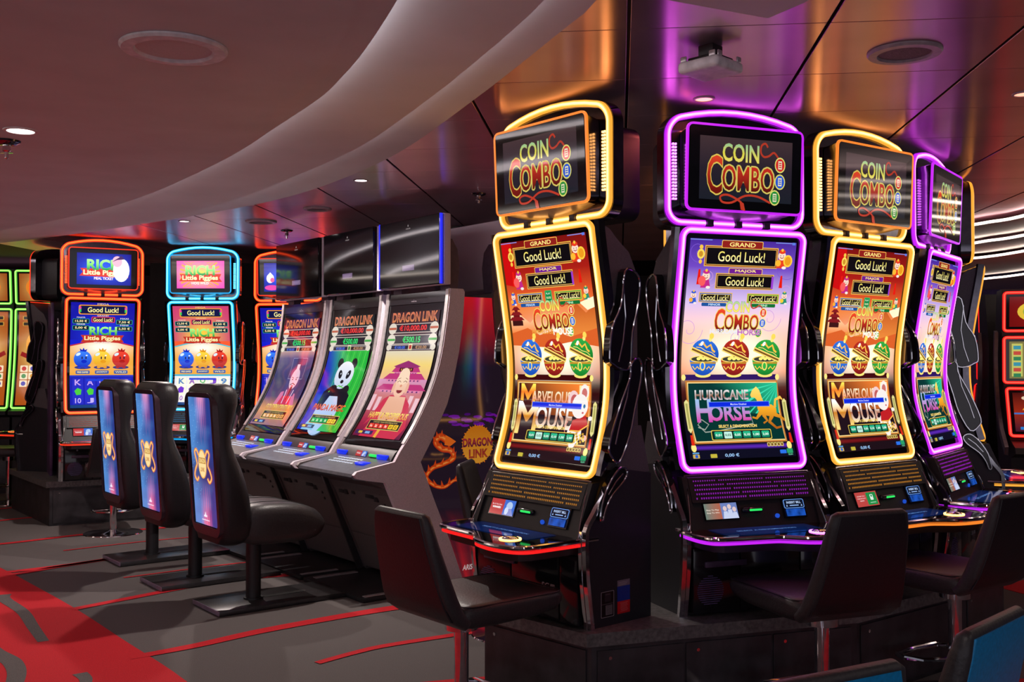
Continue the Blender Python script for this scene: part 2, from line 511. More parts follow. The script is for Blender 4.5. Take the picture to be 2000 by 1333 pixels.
def art_bowl(A, x, y, w, c, c2):
    h = w*.5
    A.ell(x, y+h*.95, w*.27, h*.16, (245, 225, 120), 14)
    A.ell(x, y, w*.46, h*.98, vg((y, c), (y+h, c2)), 20, 0, PI)
    A.ell(x, y, w*.46, h*.22, (250, 215, 110), 20); A.ell(x, y, w*.41, h*.16, (60, 60, 50), 20)
    for q in range(5): A.ell(x-w*.16+q*w*.08, y-h*.02-(q % 2)*h*.08, w*.07, h*.1, (250, 235, 120), 8)
    A.rect(x-w*.44, y+h*.18, x+w*.44, y+h*.28, (190, 140, 40))
    A.ell(x-w*.02, y+h*.42, w*.1, h*.28, (250, 220, 110), 12); A.ell(x-w*.02, y+h*.42, w*.06, h*.2, c, 12)
    for q in (-1, 1): A.line([(x+q*w*.12, y+h*.6), (x+q*w*.2, y+h*.45), (x+q*w*.28, y+h*.62), (x+q*w*.36, y+h*.42)], w*.035, (250, 200, 80))
    a = .36; cx, cy = x+w*.06, y-h*.35

    def R(px, py): return (cx+px*math.cos(a)-py*math.sin(a), cy+px*math.sin(a)+py*math.cos(a))
    A.poly([R(w*.48*math.cos(t), h*.82*math.sin(t)) for t in [PI+PI*i/16 for i in range(17)]], vg((cy-h, c), (cy+h*.3, c2)))
    A.poly([R(-w*.5, -h*.05), R(w*.5, -h*.05), R(w*.5, h*.22), R(-w*.5, h*.22)], (250, 215, 110))
    A.poly([R(-w*.47, h*.03), R(w*.47, h*.03), R(w*.47, h*.14), R(-w*.47, h*.14)], (120, 80, 30))
    A.line([R(-w*.3, -h*.3), R(-w*.18, -h*.5), R(-w*.02, -h*.35), R(w*.08, -h*.6), R(w*.2, -h*.35), R(w*.3, -h*.3)], w*.06, (255, 190, 70))
    A.line([R(-w*.36, -h*.12), R(-w*.2, -h*.2), R(0, -h*.14), R(w*.2, -h*.2), R(w*.36, -h*.12)], w*.02, (255, 220, 120)); A.ell(*R(-w*.2, -h*.5), w*.07, h*.07, (235, 150, 60), 8)
    A.ell(*R(0, -h*.88), w*.06, h*.14, (255, 230, 130), 10); A.ell(*R(0, -h*1.1), w*.08, h*.18, (250, 215, 90), 10); A.ell(*R(-w*.22, -h*.45), w*.05, h*.16, (255, 255, 255), 8, rot=.6)


def art_coin_screen(kind):
    A = Art(100, 175)
    def bgfn(x, y):
        cx, cy = 52, 92
        g = math.exp(-(((x-cx)/46)**2+((y-cy)/22)**2))
        if kind == 'horse':
            c0 = vg((0, (70, 40, 150)), (22, (110, 70, 190)), (50, (215, 190, 235)), (66, (250, 200, 205)), (85, (250, 160, 110)), (104, (250, 120, 50)), (114, (90, 30, 20)), (135, (20, 10, 18)), (160, (12, 12, 30)))(x, y)
        else:
            c0 = vg((0, (120, 16, 14)), (25, (165, 28, 20)), (42, (215, 80, 35)), (55, (235, 125, 50)), (68, (235, 110, 45)), (85, (250, 150, 60)), (106, (190, 60, 25)), (114, (60, 14, 12)), (140, (26, 12, 20)))(x, y)
        w = (1.0, .93, .72)
        g *= 1.25
        if y > 112: g *= max(0, 1-(y-112)/8)
        g = min(1, g)
        return tuple(a+(b-a)*g for a, b in zip(c0, w))
    A.grid(0, 0, 100, 175, 16, 56, bgfn)
    if kind == 'horse':
        for i in range(7):
            cx = (8, 92, 20, 80, 5, 95, 50)[i]; cy = (10, 18, 30, 62, 72, 40, 78)[i]; r = (10, 14, 8, 12, 13, 9, 7)[i]
            A.line([(cx+r*(1-t/42)*math.cos(t*.25), cy+r*(1-t/42)*math.sin(t*.25)) for t in range(39)], .45, (200, 150, 215) if cy > 25 else (120, 85, 200))
        A.items = [(V2 := [(min(100, max(0, x)), min(175, max(0, y))) for x, y in V], F, c, l) for V, F, c, l in A.items]
    else:
        A.poly([(0, 0), (12, 0), (15, 22), (10, 36), (0, 34)], (200, 12, 14)); A.poly([(36, 0), (66, 0), (62, 6), (44, 7), (37, 5)], (215, 14, 16))
        A.poly([(0, 60), (8, 55), (14, 60), (24, 66), (30, 62), (30, 74), (0, 74)], vg((55, (250, 225, 180)), (74, (240, 130, 60))))
        A.poly([(62, 66), (74, 58), (80, 52), (90, 60), (100, 54), (100, 80), (60, 76)], vg((50, (190, 80, 30)), (80, (235, 140, 60))))
        A.poly([(84, 52), (100, 48), (100, 56), (92, 58)], (255, 240, 200))
        A.poly([(0, 74), (20, 70), (34, 76), (50, 73), (70, 78), (100, 72), (100, 86), (70, 82), (40, 86), (0, 84)], (215, 95, 40))
        for k, w in enumerate((16, 12, 8)):
            y = 62-k*4.2; A.poly([(8-w/2-1.5, y+1.5), (8+w/2+1.5, y+1.5), (8+w/2-2, y-1.2), (8-w/2+2, y-1.2)], (130, 25, 30)); A.rect(8-w/2+2, y+1.5, 8+w/2-2, y+3, (110, 20, 25))
        A.rect(2, 64, 15, 68, (60, 20, 20))
    # jackpots
    A.rect(0, .4, 20, 1.1, (120, 140, 220)); A.rect(80, .4, 97, 1.1, (120, 140, 220)); A.rect(96, 0, 99, 2, (90, 120, 220))
    art_plaque(A, 14, 5, 83, 21.5, 44, 8, 'GRAND', (140, 30, 25), 3.6, 39, 6.4, (130, 30, 30))
    A.ell(10.5, 12, 3.4, 4, (245, 215, 90), 12); A.ell(10.5, 12, 2, 2.4, (200, 140, 40), 10); A.ell(10.5, 6.5, 1.8, 1.8, GOLD, 8); A.ell(10.5, 18, 1.5, 1.8, GOLD, 8)
    A.poly([(9.6, 24), (11.4, 24), (12.3, 36), (8.7, 36)], (225, 25, 15)); A.poly([(87.6, 27), (89.2, 27), (90, 37), (86.6, 37)], (225, 25, 15))
    art_child(A, 87, 12, 9, (225, 60, 30), (245, 180, 50)); A.ell(93, 15, 4.4, 5, (250, 200, 60), 14); A.ell(93, 15, 3, 3.6, (230, 150, 30), 12)
    art_plaque(A, 26, 26.5, 81, 39, 36, 7, 'MAJOR', (110, 30, 140), 24.6, 32, 5, (80, 20, 60)); A.rect(79, 28, 81, 38, (150, 60, 200))
    art_child(A, 17, 30, 8.5, (190, 40, 130), (240, 70, 60)); A.ell(13.5, 33, 3.6, 4, (240, 90, 90), 10)
    art_plaque(A, 12, 42, 43, 50, 24, 5, None, None, 0, 0, 0, (30, 90, 190)); A.rr(15, 50.2, 38, 53, .8, (30, 80, 150)); A.text('MINOR', 27, 51.6, 11, 1.7, (200, 230, 255), bold=.02)
    art_plaque(A, 57, 42, 88, 50, 24, 5, None, None, 0, 0, 0, (60, 160, 60)); A.rr(62, 50.2, 85, 53, .8, (20, 110, 50)); A.text('MINI', 73, 51.6, 8, 1.7, (200, 255, 210), bold=.02)
    art_child(A, 7, 45, 6, (50, 90, 200), (240, 170, 60)); art_child(A, 93, 44, 6, (40, 140, 110), (240, 200, 60))
    if kind == 'mouse':
        A.rr(46, 41, 54, 50, 1, (40, 170, 90)); A.rr(47, 42, 53, 49, 1, (20, 130, 70)); A.text('PLAY', 50, 43.5, 5, 1.3, (230, 255, 230)); A.text('0,02', 50, 46.8, 5, 1.8, (250, 255, 200))
    art_combo(A, 50, 60.5, 40, cord=False)
    if kind == 'horse': A.text('HURRICANE', 38, 73, 26, 3.4, (225, 230, 240), out=(80, 60, 50), bold=.03); A.text('HORSE', 62, 73.5, 22, 4.6, (190, 110, 190), out=(80, 70, 130), bold=.02)
    else: A.text('MARVELOUS', 38, 73.5, 25, 3.4, (225, 150, 60), out=(90, 30, 20), bold=.03); A.text('MOUSE', 62, 73.5, 22, 5.2, (245, 240, 230), out=(90, 60, 40), bold=.03)
    # game panel
    rod = (90, 40, 180) if kind == 'horse' else (120, 16, 22)
    A.rect(2, 108, 91, 112.5, vg((108, tuple(v*.5 for v in rod)), (110, rod), (112.5, tuple(v*.5 for v in rod))))
    for x in (2, 91): A.ell(x, 110.3, 2, 2.6, GOLD2, 8)
    for x, c, c2 in ((20, (50, 120, 225), (20, 70, 170)), (49, (190, 50, 35), (120, 20, 20)), (79, (50, 175, 70), (20, 120, 40))): art_bowl(A, x, 95.5, 27, c, c2)
    A.poly([(3.5, 113), (91, 113), (94, 163), (6, 163)], (190, 120, 50)); A.poly([(5, 114.2), (89.6, 114.2), (92.6, 161.8), (7.4, 161.8)], (250, 215, 140))
    if kind == 'horse': fn = lambda x, y: tuple(a+(b-a)*max(0, min(1, ((x-30)/65-(y-114)/60))) for a, b in zip(s2l((4, 52, 48)), s2l((40, 200, 150))))
    else: fn = lambda x, y: tuple(a+(b-a)*max(0, min(1, ((x-20)/70-(y-114)/60+.2))) for a, b in zip(s2l((60, 18, 20)), s2l((245, 130, 50))))
    A.grid(6, 115, 90.5, 140, 8, 5, fn)
    A.poly([(6, 140), (90.7, 140), (92.3, 161), (8.4, 161)], (5, 50, 46) if kind == 'horse' else (28, 14, 24))
    if kind == 'horse':
        A.rays(92, 115, 40, 26, (60, 215, 170), r0=3, clip=(40, 115, 90.5, 140), duty=.25)
        A.text('HURRICANE', 37, 124.5, 50, 7.5, vg((120, (250, 250, 255)), (124, (150, 120, 100)), (126, (120, 60, 40)), (129, (235, 230, 240))), out=(20, 60, 90), ob=.03, bold=.03)
        A.text('H', 19, 137, 13, 17, vg((130, (150, 190, 230)), (145, (210, 60, 170))), out=(180, 210, 240), ob=.03, bold=.03)
        A.text('ORSE', 43, 139, 38, 12, vg((132, (150, 170, 230)), (146, (215, 60, 160))), out=(180, 210, 240), ob=.03, bold=.03)
        A.line([(12, 150), (18, 152), (22, 148), (16, 144), (12, 148), (18, 154), (32, 153), (50, 150), (64, 148), (62, 140)], .9, (150, 160, 150))
        g = vg((118, (255, 220, 110)), (135, (245, 170, 40)), (150, (170, 90, 20)))
        A.poly([(64, 125), (66, 121), (70, 118), (73, 121), (75, 127), (77, 132), (84, 133), (88, 136), (88, 141), (84, 143), (78, 142), (72, 141), (70, 136), (70, 129), (68, 127), (65, 127)], g)
        A.line([(87, 135), (88, 129), (93, 127), (95, 129)], [2.5, 2, 2.5, 1], g); A.line([(86, 141), (91, 143), (97, 147), (99, 146)], [3.5, 2.5, 1.6, 1.6], g)
        A.line([(83, 142), (80, 147), (86, 152), (91, 151)], [4, 3, 2, 1.6], g); A.line([(72, 140), (68, 144), (64, 143)], [3.5, 2, 1.5], g); A.line([(75, 141), (78, 146), (74, 148)], [3.5, 2, 1.5], g)
    else:
        A.rect(78, 116, 89, 128, (255, 225, 150)); A.rect(80, 118, 84, 122, (255, 250, 220)); A.rect(85, 118, 88.5, 122, (255, 250, 220)); A.rect(80, 123, 84, 127, (255, 245, 200))
        A.text('M', 18, 126, 17, 20, vg((116, (255, 235, 90)), (122, (235, 120, 40)), (134, (245, 210, 80))), out=(120, 30, 20), ob=.03, bold=.02)
        A.text('ARVELOUS', 46, 126, 46, 9, vg((121, (255, 240, 200)), (131, (225, 90, 40))), out=(90, 20, 15), ob=.03, bold=.02)
        A.text('M', 20, 143, 24, 25, vg((131, (255, 255, 255)), (141, (250, 190, 60)), (142, (170, 70, 20)), (154, (250, 220, 130))), out=(90, 30, 20), ob=.03, bold=.02)
        A.text('OUSE', 52, 142, 42, 17, vg((133, (255, 255, 255)), (141, (240, 225, 210)), (142, (170, 90, 50)), (151, (250, 240, 220))), out=(90, 30, 20), ob=.03, bold=.02)
        w = (240, 232, 228)
        A.ell(72, 127, 6, 7, (235, 200, 200), 14); A.ell(73, 128, 4, 5, (190, 90, 90), 12); A.ell(84, 121, 5, 6, w, 14); A.ell(84, 122, 3, 4, (200, 110, 105), 12)
        A.line([(74, 152), (68, 154), (66, 148), (69, 144)], 1, (210, 130, 120))
        A.ell(78, 153, 8, 9, w, 16); A.poly([(74, 143), (88, 139), (92, 147), (82, 152), (72, 151)], (185, 30, 35)); A.line([(73, 151), (83, 151), (92, 146)], 1, (245, 195, 80))
        A.ell(80, 132, 9, 9.5, w, 18); A.ell(78, 162, 3.4, 2, w, 10); A.ell(90, 156, 3, 2.4, (240, 190, 180), 10); A.ell(93, 141, 2.4, 1.8, w, 8)
        for x in (78, 85): A.ell(x, 132, 1.3, 1.7, (40, 110, 160), 10)
        A.ell(84, 137, 1.2, .8, (200, 90, 100), 8)
        for i in range(24): A.ell(74+(i*37 % 17), 153+(i*23 % 8), 1.3, 1, (245, 215, 100) if i % 2 else (200, 150, 50), 8)
    A.rect(24, 130, 82, 134.4, (90, 130, 230)); A.rect(24.6, 130.5, 81.4, 133.9, (12, 40, 215)); A.text('Machine Disabled', 52, 132.2, 15, 1.5, (210, 220, 255))
    A.text('SELECT A DENOMINATION', 49, 149.7, 36, 2.2, (240, 205, 110), bold=.03)
    A.rr(23, 152.6, 80, 160.6, 1.2, (225, 195, 80)); A.rr(23.7, 153.2, 79.3, 160, 1, (12, 34, 30))
    for i, t in enumerate(('0,01', '0,02', '0,05', '0,10', '1,00', '2,00')):
        x = 26+i*8.9; A.rr(x, 154, x+7.4, 159.3, .8, vg((154, (40, 190, 140)), (159, (10, 110, 80))) if i != 1 else (190, 235, 220)); A.text(t, x+3.7, 156.7, 5.4, 2, (235, 255, 245) if i != 1 else (20, 90, 60), bold=.02)
    A.rect(5, 164, 95, 168, vg((164, tuple(v*.4 for v in rod)), (166, rod), (168, tuple(v*.4 for v in rod))))
    for x in (5, 95): A.ell(x, 166, 2.4, 3.2, GOLD2, 10)
    for i in range(5): A.rr(74+i*3.2, 163.5, 76.8+i*3.2, 166.5, .4, (230, 205, 110)); A.rr(74.5+i*3.2, 164, 76.3+i*3.2, 166, .3, (110, 80, 30))
    for x, q in ((1.5, 1), (94.5, -1)):
        A.poly([(x, 130), (x+2, 128), (x+4, 130), (x+5, 152), (x+3, 154.5), (x+1, 152)], (225, 215, 140)); A.poly([(x+1, 131), (x+3, 131), (x+4, 151), (x+2, 151)], (170, 165, 90))
        A.poly([(x+2.2, 156), (x+4, 156), (x+5, 164), (x+2, 164)], (215, 40, 20))
    A.rr(3, 169.4, 9, 170.6, .3, (90, 150, 200)); A.rr(3, 171, 9, 174, .5, (200, 170, 90)); A.rr(5, 171.3, 7.5, 173.6, .4, (30, 90, 200))
    A.rr(19, 171, 25, 174, .5, (190, 175, 60)); A.text('0,00 €', 39, 172.4, 13, 2.8, (150, 190, 235), bold=.02)
    A.rr(85, 169.5, 91, 172.4, .5, (40, 110, 225)); A.rr(91.6, 168.6, 97.4, 172.4, .5, (40, 150, 100)); A.text('0,01', 94.6, 173.4, 4, 1.3, (120, 230, 180))
    return A


def art_combo_topper():
    A = Art(160, 92)
    A.rect(0, 0, 160, 92, (5, 5, 7)); A.grid(14, 11, 147, 82, 4, 6, vg((11, (70, 52, 56)), (50, (40, 34, 46)), (82, (30, 34, 44))))
    art_combo(A, 74, 45, 92)
    return A


def art_piggy_screen(v):
    A = Art(100, 175); blue = v != 'orange'
    c = (((20, 20, 160), (30, 60, 235), (20, 30, 200)) if blue else ((200, 60, 110), (250, 160, 40), (240, 90, 50)))
    A.grid(0, 0, 100, 70, 6, 12, lambda x, y: tuple(a+(b-a)*math.exp(-((x-50)**2+(y-55)**2)/900) for a, b in zip(s2l(c[0]), s2l((250, 210, 60) if not blue else c[1]))))
    A.grid(0, 62, 100, 122, 10, 12, lambda x, y: tuple(a+(b-a)*math.exp(-(((x-50)/38)**2+((y-74)/14)**2)) for a, b in zip(s2l((235, 165, 60)), (1, .97, .85))))
    A.poly([(0, 62), (0, 72), (25, 66), (50, 64), (75, 66), (100, 72), (100, 62)], c[2]); A.line([(0, 72), (25, 66), (50, 64), (75, 66), (100, 72)], 2, (60, 190, 210) if not blue else (190, 40, 60))
    A.rr(12, 4, 88, 20, 3, (235, 150, 40)); A.rr(14, 5.5, 86, 18.5, 2.4, (14, 20, 70)); A.rect(13, 7, 16, 11, (230, 60, 160)); A.rect(13, 11, 16, 16, (60, 200, 90)); A.rect(84, 7, 87, 11, (230, 60, 160)); A.rect(84, 11, 87, 16, (60, 200, 90))
    A.text('MEGA', 50, 2.6, 18, 3, (230, 190, 110), bold=.02); A.text('Good Luck!', 50, 12, 48, 8, (250, 235, 150), bold=.02)
    A.text('GRAND', 50, 21.6, 18, 2.6, (240, 200, 130), bold=.02); A.rr(32, 23.5, 69, 33, 2, (215, 50, 90)); A.rr(33.5, 24.6, 67.5, 32, 1.4, (60, 20, 60)); A.text('Good Luck!', 50, 28.4, 30, 6, (250, 230, 140), bold=.02)
    for x, y, t, l in ((16, 31, '12,50 €', 'MAJOR'), (84, 32, '7,50 €', 'MAXI'), (16, 42, '5,00 €', 'MINOR'), (84, 43, '2,50 €', 'MINI')):
        A.rr(x-13, y-4, x+13, y+4, 1.4, (40, 150, 130)); A.rr(x-12, y-3.2, x+12, y+3.2, 1, (10, 20, 50)); A.text(t, x, y, 18, 4, (250, 235, 170), bold=.02); A.text(l, x, y-6, 13, 2.2, (240, 230, 200), bold=.02)
    A.poly([(16, 54), (84, 54), (80, 60), (84, 66), (16, 66), (20, 60)], (190, 50, 35))
    A.text('RICH', 51, 47, 42, 13, vg((40, (170, 255, 140)), (54, (10, 150, 60))), out=(10, 90, 60), ob=.03, bold=.04)
    A.text('Little Piggies', 50, 60, 56, 8.5, (250, 235, 170), out=(150, 50, 90), ob=.03, bold=.03); A.text('HOG WILD' if not blue else 'MEAL TICKET', 50, 66.5, 26, 3, (240, 225, 220), out=(150, 40, 60), bold=.02)
    for x, c1, c2 in ((20, (60, 130, 250), (10, 40, 190)), (50, (250, 215, 70), (225, 150, 20)), (80, (240, 70, 50), (170, 20, 15))):
        A.ell(x, 108, 13, 3, (30, 40, 120), 14); A.ell(x, 94, 14, 14, vg((80, c1), (108, c2)), 24)
        A.poly([(x-4, 81), (x-5, 76), (x-1, 79), (x+1, 75), (x+3, 79), (x+7, 77), (x+5, 82)], c2)
        for q in (-1, 1): A.ell(x+q*5, 107.5, 3, 2.2, c2, 8)
        A.ell(x-7, 86, 4, 2.4, (215, 235, 255), 10, rot=-.5); A.ell(x+6, 88, 1.6, 1.2, (235, 245, 255), 8)
        for q in (-1, 1): A.ell(x+2+q*3, 92, 1.1, 2.6, (40, 30, 60), 8)
        A.ell(x+2, 98, 4.5, 3, c2, 12)
    for x, t in ((20, 'FREE GAMES'), (50, 'JACKPOT'), (80, 'WILD')): A.rr(x-11, 113, x+11, 119, 1.4, (60, 90, 160)); A.text(t, x, 116, 17, 2.6, (250, 235, 170), bold=.02)
    A.rect(0, 121, 100, 124, (50, 170, 200) if not blue else (30, 50, 190)); A.rect(0, 124, 100, 170, (225, 225, 235) if not blue else (16, 26, 170)); A.rect(0, 170, 100, 175, (10, 60, 120))
    cols = ((70, 130, 190), (150, 90, 190), (60, 180, 90), (120, 60, 200))
    for i in range(5):
        x = 4+i*19; A.rr(x, 126, x+17, 169, 1, (245, 240, 220) if not blue else (30, 40, 190))
        A.text('KAQJ9'[i], x+8.5, 133, 9, 9, cols[i % 4] if not blue else (200, 160, 240), out=(40, 60, 120), bold=.02); A.poly([(x+3, 147), (x+8, 142), (x+14, 145), (x+13, 153), (x+6, 154)], (110, 50, 200) if not blue else (70, 200, 60))
        A.text('10' if i % 2 == 0 else 'J', x+8.5, 163, 9, 8, cols[(i+1) % 4] if not blue else (190, 170, 250), out=(40, 60, 120), bold=.02)
    A.rect(26, 127.5, 74, 131, (20, 60, 210))
    return A


def art_piggy_topper(v):
    A = Art(160, 92); A.rect(0, 0, 160, 92, (4, 4, 8))
    if v == 'orange':
        A.grid(16, 13, 146, 82, 12, 8, lambda x, y: tuple(a+(b-a)*math.exp(-(((x-80)/52)**2+((y-48)/26)**2)*1.2) for a, b in zip(s2l((225, 60, 170)), s2l((255, 205, 60)))))
        A.rays(80, 48, 56, 30, (250, 150, 60), r0=34, clip=(18, 15, 144, 80), duty=.4)
    else: A.grid(16, 10, 146, 84, 12, 8, lambda x, y: tuple(a+(b-a)*math.exp(-(((x-80)/52)**2+((y-48)/26)**2)*1.2) for a, b in zip(s2l((6, 10, 130)), s2l((40, 90, 250)))))
    if v != 'dark':
        A.poly([(24, 46), (138, 46), (132, 56), (140, 66), (22, 64), (30, 55)], (200, 50, 40))
        A.text('RICH', 80, 37, 78, 23, vg((25, (170, 255, 140)), (48, (10, 140, 70))), out=(10, 80, 60), ob=.03, bold=.04)
        A.text('Little Piggies', 80, 57, 96, 14, (250, 240, 180), out=(120, 40, 110), ob=.03, bold=.03); A.text('HOG WILD' if v == 'orange' else 'MEAL TICKET', 80, 69, 46, 6, (250, 235, 230), out=(170, 40, 70), bold=.02)
    if v == 'blue': A.ell(122, 48, 20, 28, (225, 235, 245), 20); A.ell(112, 28, 12, 13, (235, 170, 190), 16); A.poly([(98, 30), (122, 14), (130, 22), (112, 24)], (60, 30, 90))
    if v == 'dark':
        A.ell(34, 50, 11, 12, (235, 215, 225), 16); A.ell(40, 54, 6, 6, (225, 90, 140), 12); A.ell(38, 74, 20, 7, (205, 60, 150), 16); A.poly([(24, 44), (34, 34), (44, 44)], (240, 240, 250))
        for i in range(26): A.ell(62+(i*29 % 40), 72-(i*29 % 40)*.9+(i*17 % 14)-5, 2.6, 2.2, ((60, 200, 90), (240, 200, 60), (225, 80, 160))[i % 3], 8)
    return A


def art_dragon_screen(v):
    A = Art(100, 175)
    top = {'buddha': (60, 30, 40), 'panda': (20, 30, 34), 'emperor': (60, 30, 70)}[v]
    A.rect(0, 0, 100, 175, top)
    if v == 'buddha':
        A.grid(0, 56, 100, 100, 8, 8, vg((56, (225, 215, 190)), (75, (245, 215, 120)), (100, (235, 180, 140))))
        A.grid(0, 96, 100, 175, 6, 10, vg((96, (215, 150, 190)), (120, (205, 120, 120)), (150, (170, 40, 70)), (175, (90, 20, 60))))
        for y, w in ((78, 30), (88, 44), (103, 52)):
            A.poly([(52-w, y+8), (52+w, y+8), (52+w*.75, y), (52-w*.75, y)], (190, 50, 120)); A.rect(52-w*.8, y+8, 52+w*.8, y+11, (225, 130, 170))
            for i in range(9): A.rect(52-w*.7+i*w*.17, y+9, 52-w*.7+i*w*.17+w*.06, y+11, (90, 40, 110))
        A.poly([(24, 78), (52, 70), (80, 78), (72, 80), (32, 80)], (150, 40, 110)); A.rect(38, 80, 66, 85, (60, 20, 30)); [A.rect(41+i*4, 81.2, 43+i*4, 83.8, (235, 150, 80)) for i in range(6)]
        for i in range(8): A.rect(i*13, 118+(i % 3)*3, i*13+8, 140, (235, 190, 200))
        r = (205, 45, 75)
        A.poly([(14, 175), (22, 150), (10, 160), (26, 124), (38, 118), (68, 118), (84, 130), (98, 160), (90, 175)], r)
        sk = vg((88, (250, 215, 190)), (125, (235, 180, 150)), (165, (225, 165, 130)))
        A.poly([(36, 120), (70, 120), (76, 140), (72, 160), (36, 160), (32, 140)], sk); A.line([(38, 142), (52, 146), (68, 142)], 1, (170, 90, 70)); A.ell(53, 152, 2, 2, (150, 80, 60), 8)
        A.ell(52, 103, 14, 18, sk, 22); A.ell(52, 92, 11, 12, (250, 220, 190), 18)
        for q in (-1, 1): A.ell(52+q*14, 108, 3, 8, (235, 180, 150), 10); A.line([(52+q*10, 100), (52+q*6, 98), (52+q*2.5, 100)], .8, (110, 50, 40)); A.line([(52+q*10, 96), (52+q*5, 94)], .7, (120, 70, 50))
        A.ell(52, 111, 6, 4.5, (130, 30, 40), 14, 0, PI); A.ell(52, 105, 2.4, 2, (225, 150, 120), 8); A.line([(50, 158), (48, 175)], 6, (235, 170, 60))
        A.text('HAPPY & PROSPEROUS', 52, 146, 80, 8, vg((141, (255, 240, 120)), (151, (220, 130, 30))), out=(110, 30, 20), ob=.03, bold=.03, shear=.15)
        bc = [(235, 60, 40)]*4+[(245, 200, 40)]*2
    elif v == 'panda':
        A.grid(0, 54, 100, 175, 8, 14, lambda x, y: tuple(a+(b-a)*max(0, min(1, (x-18+(110-y)*.3)/40)) for a, b in zip(s2l((15, 40, 190)), s2l((30, 185, 60)))))
        for i in range(12): A.line([(30+i*7, 56), (24+i*7, 110), (26+i*6, 172)], .7, (110, 225, 90) if i % 2 else (10, 110, 40))
        wh = vg((70, (245, 245, 250)), (110, (200, 215, 240)), (170, (170, 200, 240)))
        A.ell(46, 150, 27, 32, wh, 24); A.poly([(18, 118), (34, 108), (64, 108), (84, 122), (86, 140), (70, 142), (58, 124), (38, 124), (28, 146), (16, 140)], (16, 20, 34))
        for q in (-1, 1): A.ell(54+q*17, 74, 7, 8, (14, 16, 24), 14)
        A.ell(54, 92, 22, 21, wh, 24)
        for q in (-1, 1): A.ell(54+q*10, 91, 4.4, 7, (14, 18, 30), 14, rot=q*.4); A.ell(54+q*9, 90, 1.2, 1.4, (230, 240, 250), 8)
        A.ell(54, 102, 4, 2.8, (20, 20, 30), 12); A.line([(50, 108), (54, 110), (60, 107)], .8, (60, 60, 80)); A.line([(30, 118), (50, 108), (66, 112)], 1.6, (90, 210, 60))
        A.ell(40, 114, 8, 7, (14, 18, 30), 12); A.ell(70, 114, 8, 7, (14, 18, 30), 12); A.poly([(10, 175), (22, 150), (40, 175)], (120, 190, 230)); A.poly([(52, 175), (66, 150), (80, 175)], (60, 190, 90))
        A.text('PANDA MAGIC', 50, 141, 78, 9, vg((136, (240, 120, 70)), (146, (190, 40, 30))), out=(120, 190, 60), ob=.03, bold=.03, shear=.15)
        bc = [(40, 190, 80)]*4+[(245, 220, 70)]*2
    else:
        A.grid(0, 54, 100, 175, 6, 12, vg((54, (190, 150, 150)), (66, (90, 80, 130)), (100, (50, 56, 100)), (130, (90, 70, 110)), (150, (220, 150, 90)), (175, (150, 110, 120))))
        A.poly([(34, 142), (40, 122), (60, 118), (82, 124), (92, 142)], (215, 120, 160)); A.poly([(44, 142), (52, 120), (72, 120), (80, 142)], (205, 50, 80))
        A.poly([(42, 100), (44, 66), (84, 66), (82, 100), (78, 128), (50, 128)], (70, 70, 120)); A.frame(44, 66, 84, 100, .7, (190, 180, 210))
        A.rect(57, 66, 71, 82, (60, 56, 100)); A.ell(64, 100, 12, 17, (225, 195, 215), 22); A.rect(60, 76, 68, 86, (215, 205, 225))
        for q in (-1, 1): A.line([(64+q*9, 97), (64+q*3, 99)], 1, (50, 30, 60)); A.ell(64+q*5, 101, 1.8, 1, (40, 20, 50), 8)
        A.line([(57, 110), (64, 107), (71, 110)], 1.4, (40, 24, 50)); A.poly([(61, 113), (67, 113), (65, 134), (63, 134)], (40, 24, 50)); A.ell(64, 111.5, 3, 1.2, (200, 60, 80), 8)
        for q in (-1, 1): A.line([(64+q*10, 118), (64+q*7, 140)], 2, (225, 205, 235))
        A.text('GOLDEN CENTURY', 56, 146, 76, 8, vg((141, (255, 230, 110)), (151, (200, 120, 40))), out=(90, 40, 60), ob=.03, bold=.03, shear=.15)
        bc = [(235, 175, 90)]*6
    A.text('DRAGON LINK', 50, 8, 92, 13, vg((1, (235, 110, 90)), (8, (120, 40, 70)), (15, (230, 130, 80))), out=(230, 150, 90), ob=.035, bold=-.004, out2=(70, 20, 30))
    for k, (y, t, c, m) in enumerate(((24, '€10,000.00', (240, 50, 50), (190, 90, 60)), (40, '€500.15' if v != 'panda' else '€500.00', (40, 220, 110), (60, 170, 70)))):
        A.rect(6, y-6.6, 94, y+6.6, (215, 200, 190)); A.rect(8, y-5.6, 92, y+5.6, (26, 20, 36)); A.text(t, 50, y, 56 if k == 0 else 36, 8.6, c, out=tuple(u*.35 for u in c), bold=.03)
        for x in (7, 93): A.ell(x, y, 8.6, 8, (225, 215, 200), 18); A.rect(x-8, y-1.6, x+8, y+1.6, m)
    for x, t, c in ((28, '€100.00', (60, 110, 240)), (72, '€20.00', (200, 150, 110))): A.rect(x-20, 47.5, x+20, 54.6, (200, 190, 190)); A.rect(x-18, 48.3, x+18, 53.8, (20, 20, 50) if x < 50 else (50, 36, 36)); A.text(t, x, 51, 22, 4, c, bold=.02)
    A.rect(46, 46.5, 54, 55, (235, 225, 180)); A.rect(47.5, 48, 52.5, 53.5, (40, 130, 60) if v == 'panda' else (190, 40, 40)); A.ell(4, 51, 5, 4.4, (225, 215, 200), 14); A.ell(96, 51, 5, 4.4, (225, 215, 200), 14)
    A.rect(20, 152, 88, 165, (215, 190, 100)); A.rect(21, 153, 87, 164, (20, 16, 24)); A.text('CHOOSE YOUR DENOMINATION', 54, 155, 50, 1.8, (220, 190, 110))
    for i in range(6): A.rr(24+i*10.2, 157, 33+i*10.2, 163, .6, bc[i]); A.text(('1c', '2c', '5c', '10c', '€1', '€2')[i], 28.5+i*10.2, 160, 4, 3, (255, 245, 230) if i < 4 else (90, 50, 20), bold=.03)
